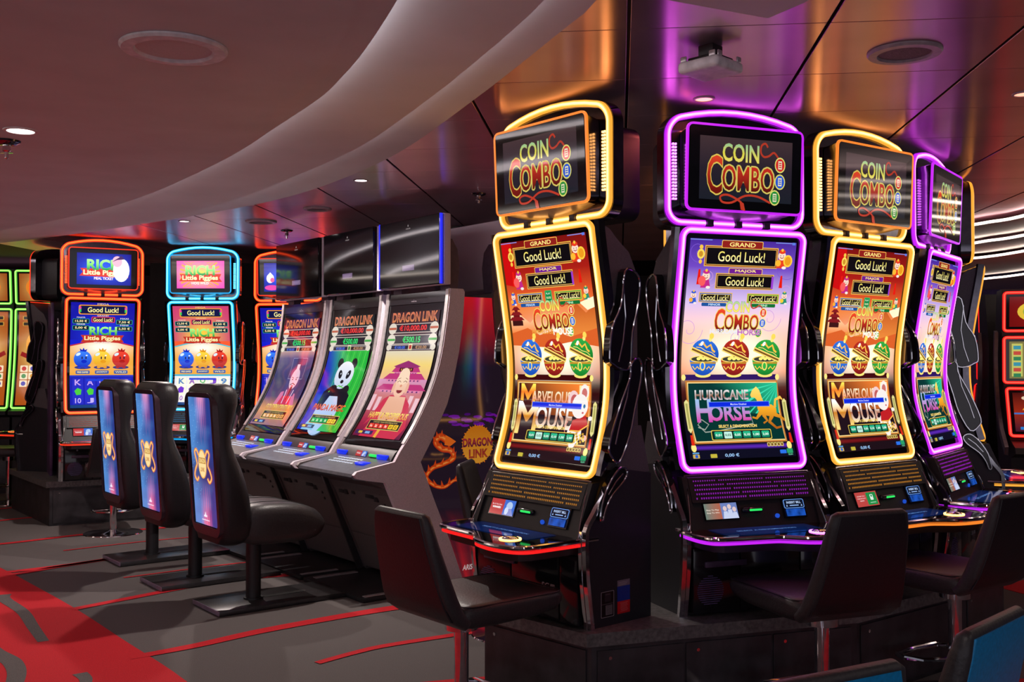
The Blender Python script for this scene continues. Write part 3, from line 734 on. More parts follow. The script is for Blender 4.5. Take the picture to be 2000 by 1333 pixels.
    A.rect(3, 167, 40, 172, (40, 40, 90)); A.rect(10, 168, 18, 171, (235, 195, 60)); A.rect(24, 168, 34, 171, (120, 170, 225))
    return A


def art_game_misc(kind, w=100, h=160):
    A = Art(w, h)
    if kind == 'green_main':
        A.grid(0, 0, w, h, 8, 14, lambda x, y: tuple(a+(b-a)*math.exp(-((x-w*.5)**2+(y-h*.45)**2)/1400) for a, b in zip(s2l((170, 80, 20)), s2l((255, 215, 120)))))
        for y in (12, 24): A.rr(8, y-4, w-8, y+4, 1.5, (200, 150, 60)); A.rr(10, y-3, w-10, y+3, 1, (30, 24, 20)); A.rect(w*.3, y-1.4, w*.7, y+1.4, (190, 170, 90))
        A.ell(w/2, 66, 34, 34, (250, 170, 70), 26); A.ell(w/2, 66, 27, 27, (255, 205, 130), 26); A.poly([(20, 64), (36, 52), (64, 52), (80, 64), (64, 60), (36, 60)], (235, 120, 40))
        A.line([(6, 84), (26, 92), (50, 96), (76, 92), (96, 82)], 9, (150, 30, 30)); A.ell(30, 90, 12, 8, (250, 210, 110), 14); A.ell(70, 90, 12, 8, (255, 225, 150), 14)
        for j in range(3):
            for i in range(5): A.rr(6+i*18, 108+j*15, 22+i*18, 121+j*15, 1.5, (250, 225, 190)); A.ell(14+i*18, 114.5+j*15, 5, 4.6, ((200, 60, 60), (60, 140, 80), (60, 60, 170), (225, 150, 40))[(i*2+j) % 4], 10)
    elif kind == 'green_top':
        A.grid(0, 0, w, h, 6, 6, lambda x, y: tuple(a+(b-a)*math.exp(-((x-w*.5)**2+(y-h*.5)**2)/900) for a, b in zip(s2l((150, 70, 20)), s2l((255, 205, 110)))))
        A.ell(w*.5, h*.5, w*.36, h*.42, (230, 130, 40), 22); A.ell(w*.5, h*.5, w*.28, h*.33, (255, 205, 110), 22); A.poly([(w*.3, h*.6), (w*.38, h*.38), (w*.62, h*.42), (w*.7, h*.58), (w*.5, h*.52)], (215, 90, 30))
    elif kind == 'red_top':
        A.grid(0, 0, w, h, 6, 6, lambda x, y: tuple(a+(b-a)*math.exp(-((x-w*.6)**2+(y-h*.5)**2)/900) for a, b in zip(s2l((110, 10, 10)), s2l((190, 30, 20)))))
        A.ell(w*.3, h*.5, w*.2, h*.32, (225, 190, 60), 20); A.ell(w*.3, h*.5, w*.13, h*.22, (150, 170, 60), 18); A.text('FORTUNE', w*.58, h*.62, w*.7, h*.25, (235, 70, 40), out=(245, 190, 90), bold=.03); A.text('88', w*.62, h*.3, w*.3, h*.28, (250, 60, 50), out=(250, 200, 120), bold=.03)
    elif kind == 'red_mid':
        A.rect(0, 0, w, h, (120, 110, 50)); A.rect(3, 3, w*.16, h-3, (190, 190, 90))
        for i in range(6): A.rect(5, 6+i*h*.15, w*.14, 6+i*h*.15+h*.1, ((40, 140, 160), (190, 60, 40), (20, 120, 70))[i % 3])
        for y, t in ((.22, '$11,053.33'), (.55, '$868.79')): A.rect(w*.2, h*(y-.12), w*.97, h*(y+.12), (200, 160, 80)); A.rect(w*.22, h*(y-.08), w*.95, h*(y+.08), (24, 26, 16)); A.text(t, w*.58, h*y, w*.62, h*.11, (225, 225, 130), bold=.03)
        A.rect(w*.3, h*.02, w*.9, h*.08, (150, 40, 60)); A.rect(w*.3, h*.36, w*.9, h*.42, (190, 80, 170))
        for x, t in ((.34, '$43.76'), (.74, '$32.69')): A.rect(w*(x-.16), h*.82, w*(x+.16), h*.94, (24, 26, 16)); A.rect(w*(x-.1), h*.86, w*(x+.1), h*.9, (190, 190, 110)); A.rect(w*(x-.14), h*.72, w*(x+.14), h*.79, (60, 120, 160))
    else:
        A.grid(0, 0, w, h, 4, 6, vg((0, (70, 12, 10)), (h*.5, (150, 40, 20)), (h, (60, 20, 40))))
        for i in range(5): A.ell(w*(.15+i*.17), h*.14, w*.05, h*.05, (225, 200, 170), 10)
        for i in range(4): A.poly([(w*(.1+i*.2), h*.45), (w*(.18+i*.2), h*.25), (w*(.26+i*.2), h*.45)], (235, 80, 160) if i % 2 else (240, 160, 60)); A.ell(w*(.2+i*.2), h*.7, w*.07, h*.09, ((120, 170, 40), (240, 190, 50))[i % 2], 12)
        A.rect(0, h*.52, w, h*.56, (60, 110, 190)); A.rect(w*.06, h*.88, w*.3, h*.95, (40, 120, 200))
    return A

# ============================================================ STRUCTURE
FLOOR = finish('floor', (lambda bm: (box(bm, -9, 9, -4, 14, -.1, 0), bm)[1])(BM()), M_FABRIC, smooth=False); FLOOR['kind'] = 'structure'


def inlay(pts, z=.003, m=M_RED, name='carpet_stripe'):
    bm = BM(); prism(bm, pts, .0002, z, axis='z'); return finish(name, bm, m, FLOOR, smooth=False)


def stripe(pts, w0, w1=None, m=M_RED, z=.0035):
    w1 = w0 if w1 is None else w1; w0 *= 1.3; w1 *= 1.3; P = spline(pts, 10); L = []; R = []
    for i, p in enumerate(P):
        a = P[max(0, i-1)]; b = P[min(len(P)-1, i+1)]; dx, dy = b[0]-a[0], b[1]-a[1]; l = math.hypot(dx, dy); w = (w0+(w1-w0)*i/len(P))/2
        L.append((p[0]-dy/l*w, p[1]+dx/l*w)); R.append((p[0]+dy/l*w, p[1]-dx/l*w))
    bm = BM()
    a = [bm.verts.new((x, y, z)) for x, y in L]; b = [bm.verts.new((x, y, z)) for x, y in R]
    for i in range(len(a)-1): bm.faces.new((a[i], a[i+1], b[i+1], b[i]))
    return finish('carpet_stripe', bm, m, FLOOR, smooth=False)


edge = spline([(-5.2, 8.6), (-4.2, 7.7), (-3.457, 6.943), (-2.95, 6.37), (-2.444, 5.779), (-1.95, 5.16), (-1.416, 4.487), (-.9, 3.7), (-.5, 2.9), (-.2, 1.8)], 5)
inlay(edge+[(-3.0, 1.4), (-4.0, 4.0), (-5.0, 6.0), (-7.5, 7.9)], .0025, name='carpet_field')
stripe([(-3.03, 6.14), (-2.97, 6.02), (-2.72, 5.72), (-2.5, 5.38), (-2.33, 5.12)], .06, .04, M_FABRIC, .004)
stripe([(-2.75, 5.25), (-2.5, 4.95), (-2.3, 4.75), (-2.15, 4.45), (-2.0, 3.9)], .08, .05, M_FABRIC, .004)
stripe([(-1.93, 4.60), (-1.86, 4.50), (-1.80, 4.3)], .05, .03, M_FABRIC, .004)
stripe([(-3.75, 7.0), (-3.31, 6.72), (-3.07, 6.98), (-2.8, 7.28)], .05)
stripe([(-3.35, 6.78), (-3.05, 7.02), (-2.78, 7.30), (-2.45, 7.5)], .055)
stripe([(-2.47, 5.779), (-2.25, 6.05), (-1.99, 6.36), (-1.713, 6.60), (-1.40, 6.72)], .05, .06)
stripe([(-1.80, 4.84), (-1.55, 5.05), (-1.25, 5.36), (-.69, 5.80), (-.2, 6.05)], .05, .085)
stripe([(-.90, 4.76), (-.75, 4.93), (-.60, 5.06), (-.2, 5.30)], .035, .045)
stripe([(-4.3, 7.6), (-3.89, 7.84), (-3.4, 8.3), (-2.9, 8.6)], .05)
stripe([(-3.3, 7.56), (-2.9, 7.9), (-2.55, 8.13)], .018)
stripe([(-2.5, 6.62), (-2.15, 6.9), (-1.84, 7.12), (-1.5, 7.25)], .018)
stripe([(-4.7, 8.7), (-4.4, 9.05), (-4.1, 9.3)], .05)
stripe([(-5.4, 8.9), (-5.0, 9.5), (-4.6, 9.9)], .05)
stripe([(-1.0, 4.1), (-.7, 4.3), (-.4, 4.42), (-.1, 4.5)], .06, .09)
inlay([(1.2, 3.2), (1.55, 3.42), (2.15, 3.75), (2.5, 4.3), (2.9, 4.2), (2.6, 3.0), (1.5, 2.4)], .003, name='carpet_field')
inlay([(3.0, 6.35), (3.7, 6.9), (4.3, 6.6), (3.9, 5.7), (3.3, 5.5)], .003, name='carpet_field')
for k in range(7):
    y = 1.0+k*.55; stripe([(-.3+k*.2, y-.4), (.4+k*.2, y), (1.3+k*.2, y+.25)], .04, .06)

# metal ceiling: slab with separate panels
CEIL = finish('ceiling', (lambda bm: (box(bm, -9, 9, -4, 14, 2.50, 2.6), bm)[1])(BM()), M_JOINT, smooth=False); CEIL['kind'] = 'structure'
e1 = Vector((math.cos(.1047), -math.sin(.1047), 0)); e2 = Vector((math.sin(.1047), math.cos(.1047), 0)); J0 = Vector((.380, 3.316, 0))
pm = None
for i in range(-9, 9):
    for j in range(-2, 13):
        c = J0+e1*(i*.636)+e2*(j*.597)
        q = c+e1*.318+e2*.3
        if q.y < 2.0 or abs(q.x) > .52*q.y+1.6 or q.x < -.75*q.y+.2 and q.y < 7: continue
        if pm is None:
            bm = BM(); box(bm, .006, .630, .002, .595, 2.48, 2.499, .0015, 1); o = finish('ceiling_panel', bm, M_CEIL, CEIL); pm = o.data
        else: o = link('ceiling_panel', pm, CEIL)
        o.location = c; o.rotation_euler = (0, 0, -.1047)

# stepped white soffit on the left, three painted levels with thin cove lamps
E1 = [(.15, 1.0), (-.02, 1.7), (-.16, 2.2), (-.299, 2.65), (-.439, 3.062), (-.549, 3.34), (-.689, 3.648), (-.946, 4.097), (-1.212, 4.558), (-1.508, 5.011), (-2.0, 5.698), (-2.484, 6.272), (-2.976, 6.747), (-3.68, 7.343), (-4.6, 8.0), (-5.6, 8.6)]
E2 = [(.40, 1.2), (.28, 2.1), (.09, 2.847), (-.144, 3.492), (-.388, 4.088), (-.736, 4.85), (-1.193, 5.594), (-1.511, 6.086), (-1.931, 6.639), (-2.489, 7.249), (-3.3, 7.92), (-4.354, 8.66), (-6, 9.6)]
E3 = [(.52, 1.2), (.41, 2.2), (.248, 2.988), (.164, 3.256), (-.164, 4.163), (-.615, 5.275), (-1.176, 6.236), (-1.68, 6.865), (-2.216, 7.369), (-2.744, 7.82), (-3.634, 8.531), (-4.64, 9.22), (-6.3, 10.2)]
ES = [(.02, 1.0), (-.14, 1.7), (-.28, 2.25), (-.439, 2.768), (-.605, 3.253), (-.819, 3.706), (-1.111, 4.256), (-1.484, 4.931), (-2.0, 5.66), (-2.484, 6.25), (-2.976, 6.735), (-3.68, 7.335), (-4.6, 7.99), (-5.6, 8.58)]


def level(name, E, z0, z1, m, tail):
    bm = BM(); prism(bm, spline(E, 6)+tail, z0, z1, axis='z'); o = finish(name, bm, m, smooth=False); o['kind'] = 'structure'; return o


tail = [(-8.9, 9.5), (-8.9, -3.9), (.4, -3.9)]
level('ceiling_soffit_low', E1, 2.340, 2.36, M_SOFFIT, tail)
level('ceiling_soffit_face', ES, 2.334, 2.3399, M_SOFFIT, tail)
level('ceiling_soffit_middle', E2, 2.41, 2.43, M_SOFFIT2, tail)
level('ceiling_soffit_high', E3, 2.46, 2.478, M_SOFFIT2, tail)
bm = BM(); prism(bm, [(.30, 2.9), (.788, 3.134), (.86, 3.0), (1.2, 2.0), (.5, 1.6)], 2.455, 2.478, axis='z'); o = finish('ceiling_soffit_corner', bm, M_SOFFIT2, smooth=False); o['kind'] = 'structure'
M_SOFTCOVE = mat('soft_cove_led', (.8, .8, .8), .5, emis=(1, .86, .86), es=4.6)
for E_, off, z, hh in ((E1, .05, 2.384, .020), (E2, .045, 2.444, .011)):
    P = spline(E_, 5); P = [(x-off, y-off*.3, z) for x, y in P if y > 1.2]
    bm = BM(); sweep(bm, P, False, [(-.008, -hh), (.008, -hh), (.008, hh), (-.008, hh)], front=(0, 0, -1)); o = finish('trim_cove_light', bm, M_SOFTCOVE, smooth=False); o['kind'] = 'structure'

# stepped wave panels (right side in view, left side beyond the frame)


def wave(sign, lines, z0, dz, name):
    for k, L in enumerate(lines):
        nxt = lines[k+1] if k+1 < len(lines) else [(x+sign*2.2, y) for x, y in L]
        A = spline(L, 8); B = spline(nxt, 8); z = z0-k*dz
        B = [(x+sign*.06, y) for x, y in B]
        bm = BM(); prism(bm, A+B[::-1], z, z+.018, axis='z'); o = finish(name, bm, M_WAVE, smooth=False); o['kind'] = 'structure'
        bm = BM(); P = [(x, y, z+.012) for x, y in A]
        sweep(bm, P, False, [(-.010, -.010), (.010, -.010), (.010, .008), (-.010, .008)], front=(0, 0, 1)); o = finish('trim_wave_light', bm, M_COVE, smooth=False); o['kind'] = 'structure'


wave(1, [[(3.50, 4.2), (3.62, 5.6), (3.64, 7.2), (3.54, 7.6), (3.44, 7.9), (3.2, 8.6), (3.1, 10)],
         [(3.95, 4.2), (4.05, 6.2), (3.98, 7.9), (3.86, 8.33), (3.80, 8.65), (3.6, 9.4), (3.5, 11)],
         [(4.35, 4.2), (4.42, 6.5), (4.30, 8.5), (4.20, 9.05), (4.08, 9.3), (3.9, 10.2), (3.9, 12)],
         [(5.2, 4.2), (5.3, 7.0), (5.12, 10.1), (5.0, 10.75), (4.8, 11.5), (4.7, 12.5)]], 2.42, .055, 'ceiling_wave_panel_right')
wave(-1, [[(-1.6, 1.2), (-2.35, 2.9), (-3.1, 4.6), (-4.0, 6.6), (-5.1, 8.9)],
          [(-2.1, 1.0), (-3.0, 2.8), (-3.85, 4.5), (-4.8, 6.5), (-6.0, 8.6)],
          [(-2.8, .8), (-3.9, 2.6), (-4.8, 4.3), (-5.8, 6.3), (-7.0, 8.3)],
          [(-3.8, .6), (-5.0, 2.4), (-6.0, 4.1), (-7.0, 6.1), (-8.0, 8.0)]], 2.30, .05, 'ceiling_wave_panel_left')


def wall(name, p, q, z0, z1, m, t=.1):
    bm = BM(); d = Vector((q[0]-p[0], q[1]-p[1])).normalized(); n = Vector((-d.y, d.x))*t
    prism(bm, [p, q, (q[0]+n.x, q[1]+n.y), (p[0]+n.x, p[1]+n.y)], z0, z1, axis='z'); o = finish(name, bm, m, smooth=False); o['kind'] = 'structure'; return o


wall('wall_back', (-9, 13.2), (9, 13.2), 0, 2.5, M_WALL)
wall('wall_left', (-9, -4), (-9, 14), 0, 2.5, M_WALL)
wall('wall_right', (8.6, 14), (8.6, -4), 0, 2.5, M_NAVY)
wall('wall_far_right', (3.0, 12.4), (8.6, 12.2), 0, 2.5, M_NAVY)
wall('wall_column_left', (-4.0, 11.3), (-.9, 11.3), 0, 2.5, M_WALL)
wall('wall_header', (-1.35, 9.9), (.30, 7.35), 1.6, 2.455, M_WALL, .25)
wall('trim_header', (-1.37, 9.87), (.29, 7.32), 2.40, 2.46, M_MAUVE, .02)

# ============================================================ COIN MACHINES (curved portrait screen + arched topper)
MC = {}


def part(name, key, parent, fn, label=None):
    if key in MC: return link(name, MC[key], parent, label)
    o = fn(); MC[key] = o.data
    if label: o['label'] = label
    return o


PR = smoothprof([(0, 1.579), (-.022, 1.45), (-.048, 1.31), (-.068, 1.19), (-.085, 1.08), (-.091, .97), (-.086, .86), (-.06, .74), (-.03, .65), (0, .562)])
dS = lambda z: interp(PR, z)
map_screen = lambda x, y, k: Vector((-.26+.52*x/100, -(dS(1.53-.913*y/175)+k), 1.53-.913*y/175))
map_topper = lambda x, y, k: Vector((-.272+.544*x/160, -(.012-.016*y/92+k), 1.995-.338*y/92))
CON = lambda z: .005+(.54-z)/.195*.08
nC = Vector((0, -.925, .38))


def map_con(x0, x1, z0, z1, w, h):
    def f(x, y, k):
        u = x0+(x1-x0)*x/w; z = z1-(z1-z0)*y/h
        return Vector((u, -(CON(z)+.0045), z))+nC*k
    return f


AR = {}


def art(key, fn, *a):
    if key not in AR: AR[key] = fn(*a)
    return AR[key]


def art_small(k):
    A = Art(100, 56)
    if k == 'red':
        A.rect(0, 0, 55, 56, (190, 60, 62)); A.rect(55, 0, 100, 56, (60, 110, 210)); A.ell(78, 22, 13, 16, (180, 205, 240), 14); A.poly([(58, 56), (70, 34), (88, 30), (100, 56)], (140, 150, 215)); A.ell(70, 40, 8, 14, (215, 225, 250), 10)
        A.text('Be A Hot Seat', 27, 20, 40, 6, (250, 220, 220)); A.text('WINNER!', 27, 31, 34, 7, (255, 255, 255), bold=.03)
    elif k == 'people':
        A.grid(0, 0, 60, 56, 4, 2, lambda x, y: tuple(a+(b-a)*x/60 for a, b in zip(s2l((110, 130, 120)), s2l((190, 90, 60))))); A.rect(50, 0, 100, 56, (110, 130, 190))
        for x, y in ((62, 20), (76, 14), (90, 24)): A.ell(x, y, 6, 9, (225, 200, 200), 12); A.poly([(x-9, 56), (x-5, y+10), (x+6, y+10), (x+10, 56)], (200, 210, 240))
        A.text('Easy To Play', 24, 24, 38, 6, (250, 235, 220)); A.text('Easy To Win', 24, 34, 38, 6, (250, 235, 220))
    else:
        A.rect(0, 0, 100, 56, (190, 70, 66)); A.rect(50, 4, 95, 52, (30, 140, 70)); A.rr(66, 12, 80, 34, 3, (220, 240, 225)); A.ell(73, 18, 4, 4, (30, 140, 70), 10)
        A.text('REDEEM YOUR', 25, 16, 36, 4.5, (245, 200, 200)); A.text('PREMIUM POINTS', 25, 25, 38, 4.5, (245, 200, 200)); A.text('NOW!', 25, 34, 18, 5, (255, 235, 235)); A.rect(60, 42, 86, 45, (160, 210, 175))
    return A


def art_bill():
    A = Art(100, 90); A.rr(0, 0, 100, 48, 8, (110, 160, 240)); A.rr(3, 3, 97, 45, 6, (12, 20, 40)); A.text('INSERT BILL', 50, 17, 70, 12, (190, 215, 255), bold=.02); A.rect(28, 31, 72, 36, (150, 185, 240))
    for x in (14, 86): A.poly([(x-4, 38), (x+4, 38), (x, 28)], (170, 200, 250))
    A.grid(4, 52, 96, 90, 6, 3, lambda x, y: tuple(v*(.25+.75*abs(math.sin(x*.06+y*.03))) for v in s2l((30, 90, 200)))); return A


def art_deck():
    A = Art(200, 90); A.grid(0, 0, 200, 90, 8, 4, lambda x, y: tuple(v*(.5+.5*math.sin(x/200*PI)) for v in s2l((8, 30, 78)))); A.text('SELECT A DENOMINATION', 100, 40, 120, 9, (90, 130, 190)); return A


def art_sg():
    A = Art(60, 22); A.text('SG', 19, 11, 30, 17, (165, 160, 168), bold=.02); A.rr(39, 3, 57, 19, 1, (150, 145, 152)); A.line([(41, 15), (55, 7)], 1.5, (90, 85, 92)); A.line([(41, 18), (55, 10)], 1.5, (90, 85, 92)); return A


def art_sticker():
    A = Art(70, 130); A.rect(0, 0, 70, 26, (120, 110, 125)); A.rect(0, 24, 70, 82, (10, 50, 150)); A.rect(0, 82, 70, 130, (195, 20, 30))
    for i in range(3): A.rect(6, 8+i*5, 58-i*4, 9.4+i*5, (190, 180, 190))
    for i in range(9): A.rect(14+(i*7 % 5), 88+i*4, 58-(i*5 % 7), 89.5+i*4, (225, 110, 110))
    return A


def art_plate():
    A = Art(70, 130); A.rr(0, 0, 70, 130, 4, (150, 145, 150)); A.rr(3, 3, 67, 127, 3, (14, 13, 16)); A.rect(3, 62, 67, 64, (110, 105, 112))
    A.rr(20, 8, 52, 52, 3, (44, 40, 48)); A.rect(24, 14, 48, 18, (90, 80, 90)); A.rect(24, 70, 60, 118, (120, 115, 120))
    for i in range(6): A.rect(27, 74+i*7, 57, 76+i*7, (30, 28, 32))
    return A


def fin_outline(pts, dz=.375, sm=3):
    P = [Vector((d, z-dz, 0)) for d, z in pts]; n = len(P); out = []
    for i in range(n):
        a, b, c, d = P[i-1], P[i], P[(i+1) % n], P[(i+2) % n]
        for k in range(sm):
            t = k/sm; q = .5*((2*b)+(-a+c)*t+(2*a-5*b+4*c-d)*t*t+(-a+3*b-3*c+d)*t**3); out.append((q.x, q.y))
    return out


FIN1 = fin_outline([(-.137, 1.751), (-.187, 1.756), (-.222, 1.715), (-.208, 1.613), (-.178, 1.511), (-.165, 1.38), (-.119, 1.365), (-.07, 1.386), (-.05, 1.41), (-.065, 1.529), (-.115, 1.62)])
FIN2 = fin_outline([(-.165, 1.385), (-.20, 1.41), (-.224, 1.385), (-.218, 1.32), (-.185, 1.208), (-.156, 1.109), (-.097, 1.005), (-.052, 1.03), (-.041, 1.075), (-.095, 1.211), (-.136, 1.29), (-.16, 1.34)])
FIN3 = fin_outline([(-.10, .985), (-.135, .968), (-.115, .93), (-.05, .880), (-.015, .83), (.0, .79), (.014, .80), (-.005, .875), (-.05, .945)])
EDGE = [(-.105, .603), (-.07, .57), (-.037, .533), (.03, .439), (.062, .40), (.074, .377), (.077, .32), (.074, .25), (.071, .194), (.058, .094), (.045, 0)]
DECK = [(-.33, .0), (-.345, .08), (-.348, .18), (-.335, .24), (-.30, .272), (-.20, .285), (-.10, .293), (-.05, .302), (-.01, .328), (.04, .365), (.10, .385), (.17, .395), (.24, .388), (.29, .365), (.315, .32), (.322, .22), (.328, .1), (.33, .0)]


FINS = ((FIN1, .314, .350, [(-.125, 1.34), (-.14, 1.2), (-.125, 1.10), (-.10, 1.02)]), (FIN2, .314, .356, [(-.16, .98), (-.14, .88), (-.10, .78), (-.075, .70)]), (FIN3, .33, .362, [(-.11, .585), (-.07, .555), (-.03, .51)]))


def fins(side, p, k):
    F, x0, x1, vein = FINS[k]

    def f():
        bm = BM(); prism(bm, F, side*x0, side*x1, .004, 0)
        sweep(bm, [(side*(x1+.001), -d, z) for d, z in F], True, circ(.0046, 6), front=(1, 0, 0), mats=[1]*6)
        sweep(bm, [(side*(x1+.001), -d, z) for d, z in vein], False, circ(.0035, 6), front=(1, 0, 0), mats=[1]*6)
        return finish('side_ornament', bm, [M_BLACKGLOSS, M_CHROME], p)
    return f


def coin_machine(loc, ang, colr, game, topart, small, label, decklight=None, group=None, back=False):
    t = thing('slot_machine', label, 'slot machine', (loc[0], loc[1], loc[2]), rad(90-ang), group)
    bigart = {'mouse': M_SCREEN}.get(game, M_SCREEN)
    # shells
    def f():
        bm = BM(); fr = [(interp(PR, z)-.03, z) for z in [1.565-.1*i for i in range(10)]+[.60]]
        prism(bm, fr+[(-.10, .595), (-.296, .575), (-.25, .766), (-.246, 1.30), (-.237, 1.39), (-.20, 1.46), (-.142, 1.50), (-.09, 1.545)], -.312, .312, .006)
        return finish('upper_shell', bm, M_UPSIDE, t)
    part('upper_shell', 'cs', t, f)
    for s in (-1, 1):
        def f(s=s):
            bm = BM(); prism(bm, [(-.165, .769), (-.243, .766), (-.29, .58), (-.10, .582), (-.13, .66)], s*.312, s*.336, .008); return finish('side_cover', bm, M_UPSIDE, t)
        part('side_cover', ('sc', s), t, f)

    def f():
        bm = BM(); prism(bm, [(d-.012, z) for d, z in EDGE]+[(-.295, 0), (-.297, .574)], -.338, .338, .004); return finish('lower_cabinet', bm, M_SIDE, t)
    lc = part('lower_cabinet', 'lc', t, f)
    for s in (-1, 1):
        for k in range(3): part('side_ornament', ('fin', s, k), t, fins(s, t, k))

        def f(s=s):
            bm = BM(); sweep(bm, [(s*.346, -d, z) for d, z in EDGE], False, [(-.011, -.01), (.011, -.01), (.009, .008), (-.009, .008)], front=(s, 0, 0))
            return finish('corner_trim', bm, M_CHROME, t)
        part('corner_trim', ('ct', s), t, f)

        def f(s=s):
            bm = BM(); sweep(bm, [(s*.327, -d-.008, z) for d, z in EDGE[5:]], False, [(-.006, -.008), (.006, -.008), (.006, .008), (-.006, .008)], front=(s, 0, 0))
            return finish('corner_trim', bm, M_CHROME, t)
        part('corner_trim', ('ct2', s), t, f)

        def f(s=s):
            bm = BM(); sweep(bm, [(s*.322, -interp(PR, z)+.022, z) for z in [1.575-i*.05 for i in range(21)]], False, [(-.022, -.009), (.022, -.009), (.016, .009), (-.016, .009)], front=(s, 0, 0))
            return finish('screen_side_trim', bm, M_DKCHROME, t)
        part('screen_side_trim', ('st', s), t, f)
    # screen bezel + artwork + light frame

    def f():
        bm = BM(); slab(bm, -.29, .29, .572, 1.57, dS, -.006, .02, 36); return finish('screen', bm, M_GLASS, t)
    sc = part('screen', 'scr', t, f)
    if not back: part('display_graphic', ('scrart', game), sc, lambda: art(game, *({'mouse': (art_coin_screen, 'mouse'), 'horse': (art_coin_screen, 'horse')}.get(game) or (art_piggy_screen, game))).build('display_graphic', map_screen, M_SCREENB, sc, step=[(1.53-z)*175/.913 for d, z in PR], dl=.00022))

    def f():
        bm = BM(); P = rrect(-.296, .296, .576, 1.565, .035, 6, sub=22); sec, mt = ledsec(.0135, .008)
        sweep(bm, [(x, -dS(z)-.002, z) for x, z in P], True, sec, mats=mt); return finish('light_frame', bm, led(colr), t)
    part('light_frame', ('lf', colr), t, f)
    # speaker bar with rows of tiny lamps

    def f():
        bm = BM(); prism(bm, [(CON(.555)-.004, .555), (CON(.54)+.01, .548), (CON(.45)+.014, .452), (CON(.45)-.006, .45)], -.292, .292, .003); return finish('speaker_bar', bm, M_BLACK, t)
    sb = part('speaker_bar', 'sb', t, f)

    def f():
        bm = BM()
        for r in range(5):
            for c in range(50):
                if (c//3+r) % 7 == 0 and c % 3 == 1: continue
                u = -.268+c*.0109+(r % 2)*.004; z = .466+r*.0165; d = CON(z)+.0145-(z-.45)*.03
                box(bm, u-.0024, u+.0024, -d-.0015, -d+.002, z-.0052, z+.0052)
        o = finish('lamp_grid', bm, mat('dim_lamp_'+colr, (.05, .05, .05), .4, emis=LEDC[colr][1], es=.42), sb, smooth=False); o['kind'] = 'stuff'; return o
    o = part('lamp_grid', ('lg', colr), sb, f); o['kind'] = 'stuff'
    # console

    def f():
        bm = BM(); prism(bm, [(CON(.455), .455), (CON(.335), .335), (-.05, .335), (-.05, .455)], -.30, .30, .003)
        return finish('console_face', bm, M_BLACK, t)
    cf = part('console_face', 'cf', t, f)
    for s in (-1, 1):
        def f(s=s):
            bm = BM(); prism(bm, [(CON(.55)+.012, .552), (CON(.335)+.012, .335), (CON(.335)-.03, .335), (CON(.55)-.03, .552)], s*.294, s*.318, .004)
            return finish('console_side', bm, M_BLACK, t)
        part('console_side', ('csd', s), t, f)

    def f():
        bm = BM(); H = [(.300, .004, .556), (.303, .013, .50), (.312, .013, .42), (.326, .013, .345)]
        tube(bm, [(-u, -CON(z)-k, z) for u, k, z in H[::-1]]+[(u, -CON(z)-k, z) for u, k, z in H], .003, 6)
        return finish('console_trim', bm, M_CHROME, t)
    part('console_trim', 'ctr', t, f)
    if not back:
        f = lambda: (lambda bm: (box(bm, -.245, -.082, -CON(.443)-.006, -CON(.385)+.02, .380, .448, .002), finish('small_display', bm, M_GLASS, cf))[1])(BM())

        def f():
            bm = BM(); a = map_con(-.245, -.082, .381, .447, 1, 1)
            v = [bm.verts.new(a(x, y, k)) for k in (-.01, .001) for x, y in ((0, 0), (1, 0), (1, 1), (0, 1))]
            for q in ((3, 2, 1, 0), (4, 5, 6, 7), (0, 1, 5, 4), (1, 2, 6, 5), (2, 3, 7, 6), (3, 0, 4, 7)): bm.faces.new([v[i] for i in q])
            return finish('small_display', bm, M_GLASS, t)
        sd = part('small_display', 'sd', t, f)
        part('display_graphic', ('sda', small), sd, lambda: art('sm'+small, art_small, small).build('display_graphic', map_con(-.24, -.087, .384, .444, 100, 56), M_SCREEN, sd, dl=.0003))

        def f():
            bm = BM(); d = CON(.412)+.004; box(bm, -.066, .035, -d-.012, -d+.01, .402, .424, .009, 3); return finish('ticket_slot', bm, M_BLACKGLOSS, t)
        ts = part('ticket_slot', 'ts', t, f)

        def f():
            bm = BM(); d = CON(.412)+.016; box(bm, -.036, .024, -d-.004, -d+.004, .409, .4175, .003, 2); return finish('slot_lamp', bm, mat('green_lamp', (.0, .1, .02), .3, emis=(.02, .62, .10), es=1.3), ts)
        part('slot_lamp', 'sl', ts, f)

        def f():
            bm = BM(); a = map_con(.132, .242, .372, .448, 1, 1)
            v = [bm.verts.new(a(x, y, k)) for k in (-.01, .004) for x, y in ((0, 0), (1, 0), (1, 1), (0, 1))]
            for q in ((3, 2, 1, 0), (4, 5, 6, 7), (0, 1, 5, 4), (1, 2, 6, 5), (2, 3, 7, 6), (3, 0, 4, 7)): bm.faces.new([v[i] for i in q])
            return finish('bill_acceptor', bm, M_BLACKGLOSS, t)
        ba = part('bill_acceptor', 'ba', t, f)
        part('display_graphic', 'baa', ba, lambda: art('bill', art_bill).build('display_graphic', lambda x, y, k: map_con(.137, .237, .377, .443, 100, 90)(x, y, k+.005), M_SCREEN, ba, dl=.0003))

        def f():
            bm = BM(); cyl(bm, (.098, -CON(.385)-.002, .384), .009, .008, 14, axis='y'); return finish('service_button', bm, mat('blue_button', (.01, .05, .3), .3, emis=(.02, .12, .9), es=.6), t)
        part('service_button', 'sbn', t, f)
    # deck

    def f():
        bm = BM(); prism(bm, [(u*.975, -d*.975) for u, d in DECK], .326, .347, .004, axis='z'); return finish('button_deck', bm, M_GLASS, t)
    dk = part('button_deck', 'dk', t, f)

    def f():
        bm = BM(); P = [(x, y, .340) for x, y in spline([(u, -d) for u, d in DECK], 3)]
        sweep(bm, P, False, circ(.0105, 10), front=(0, 0, 1)); return finish('deck_rim', bm, M_CHROME, dk)
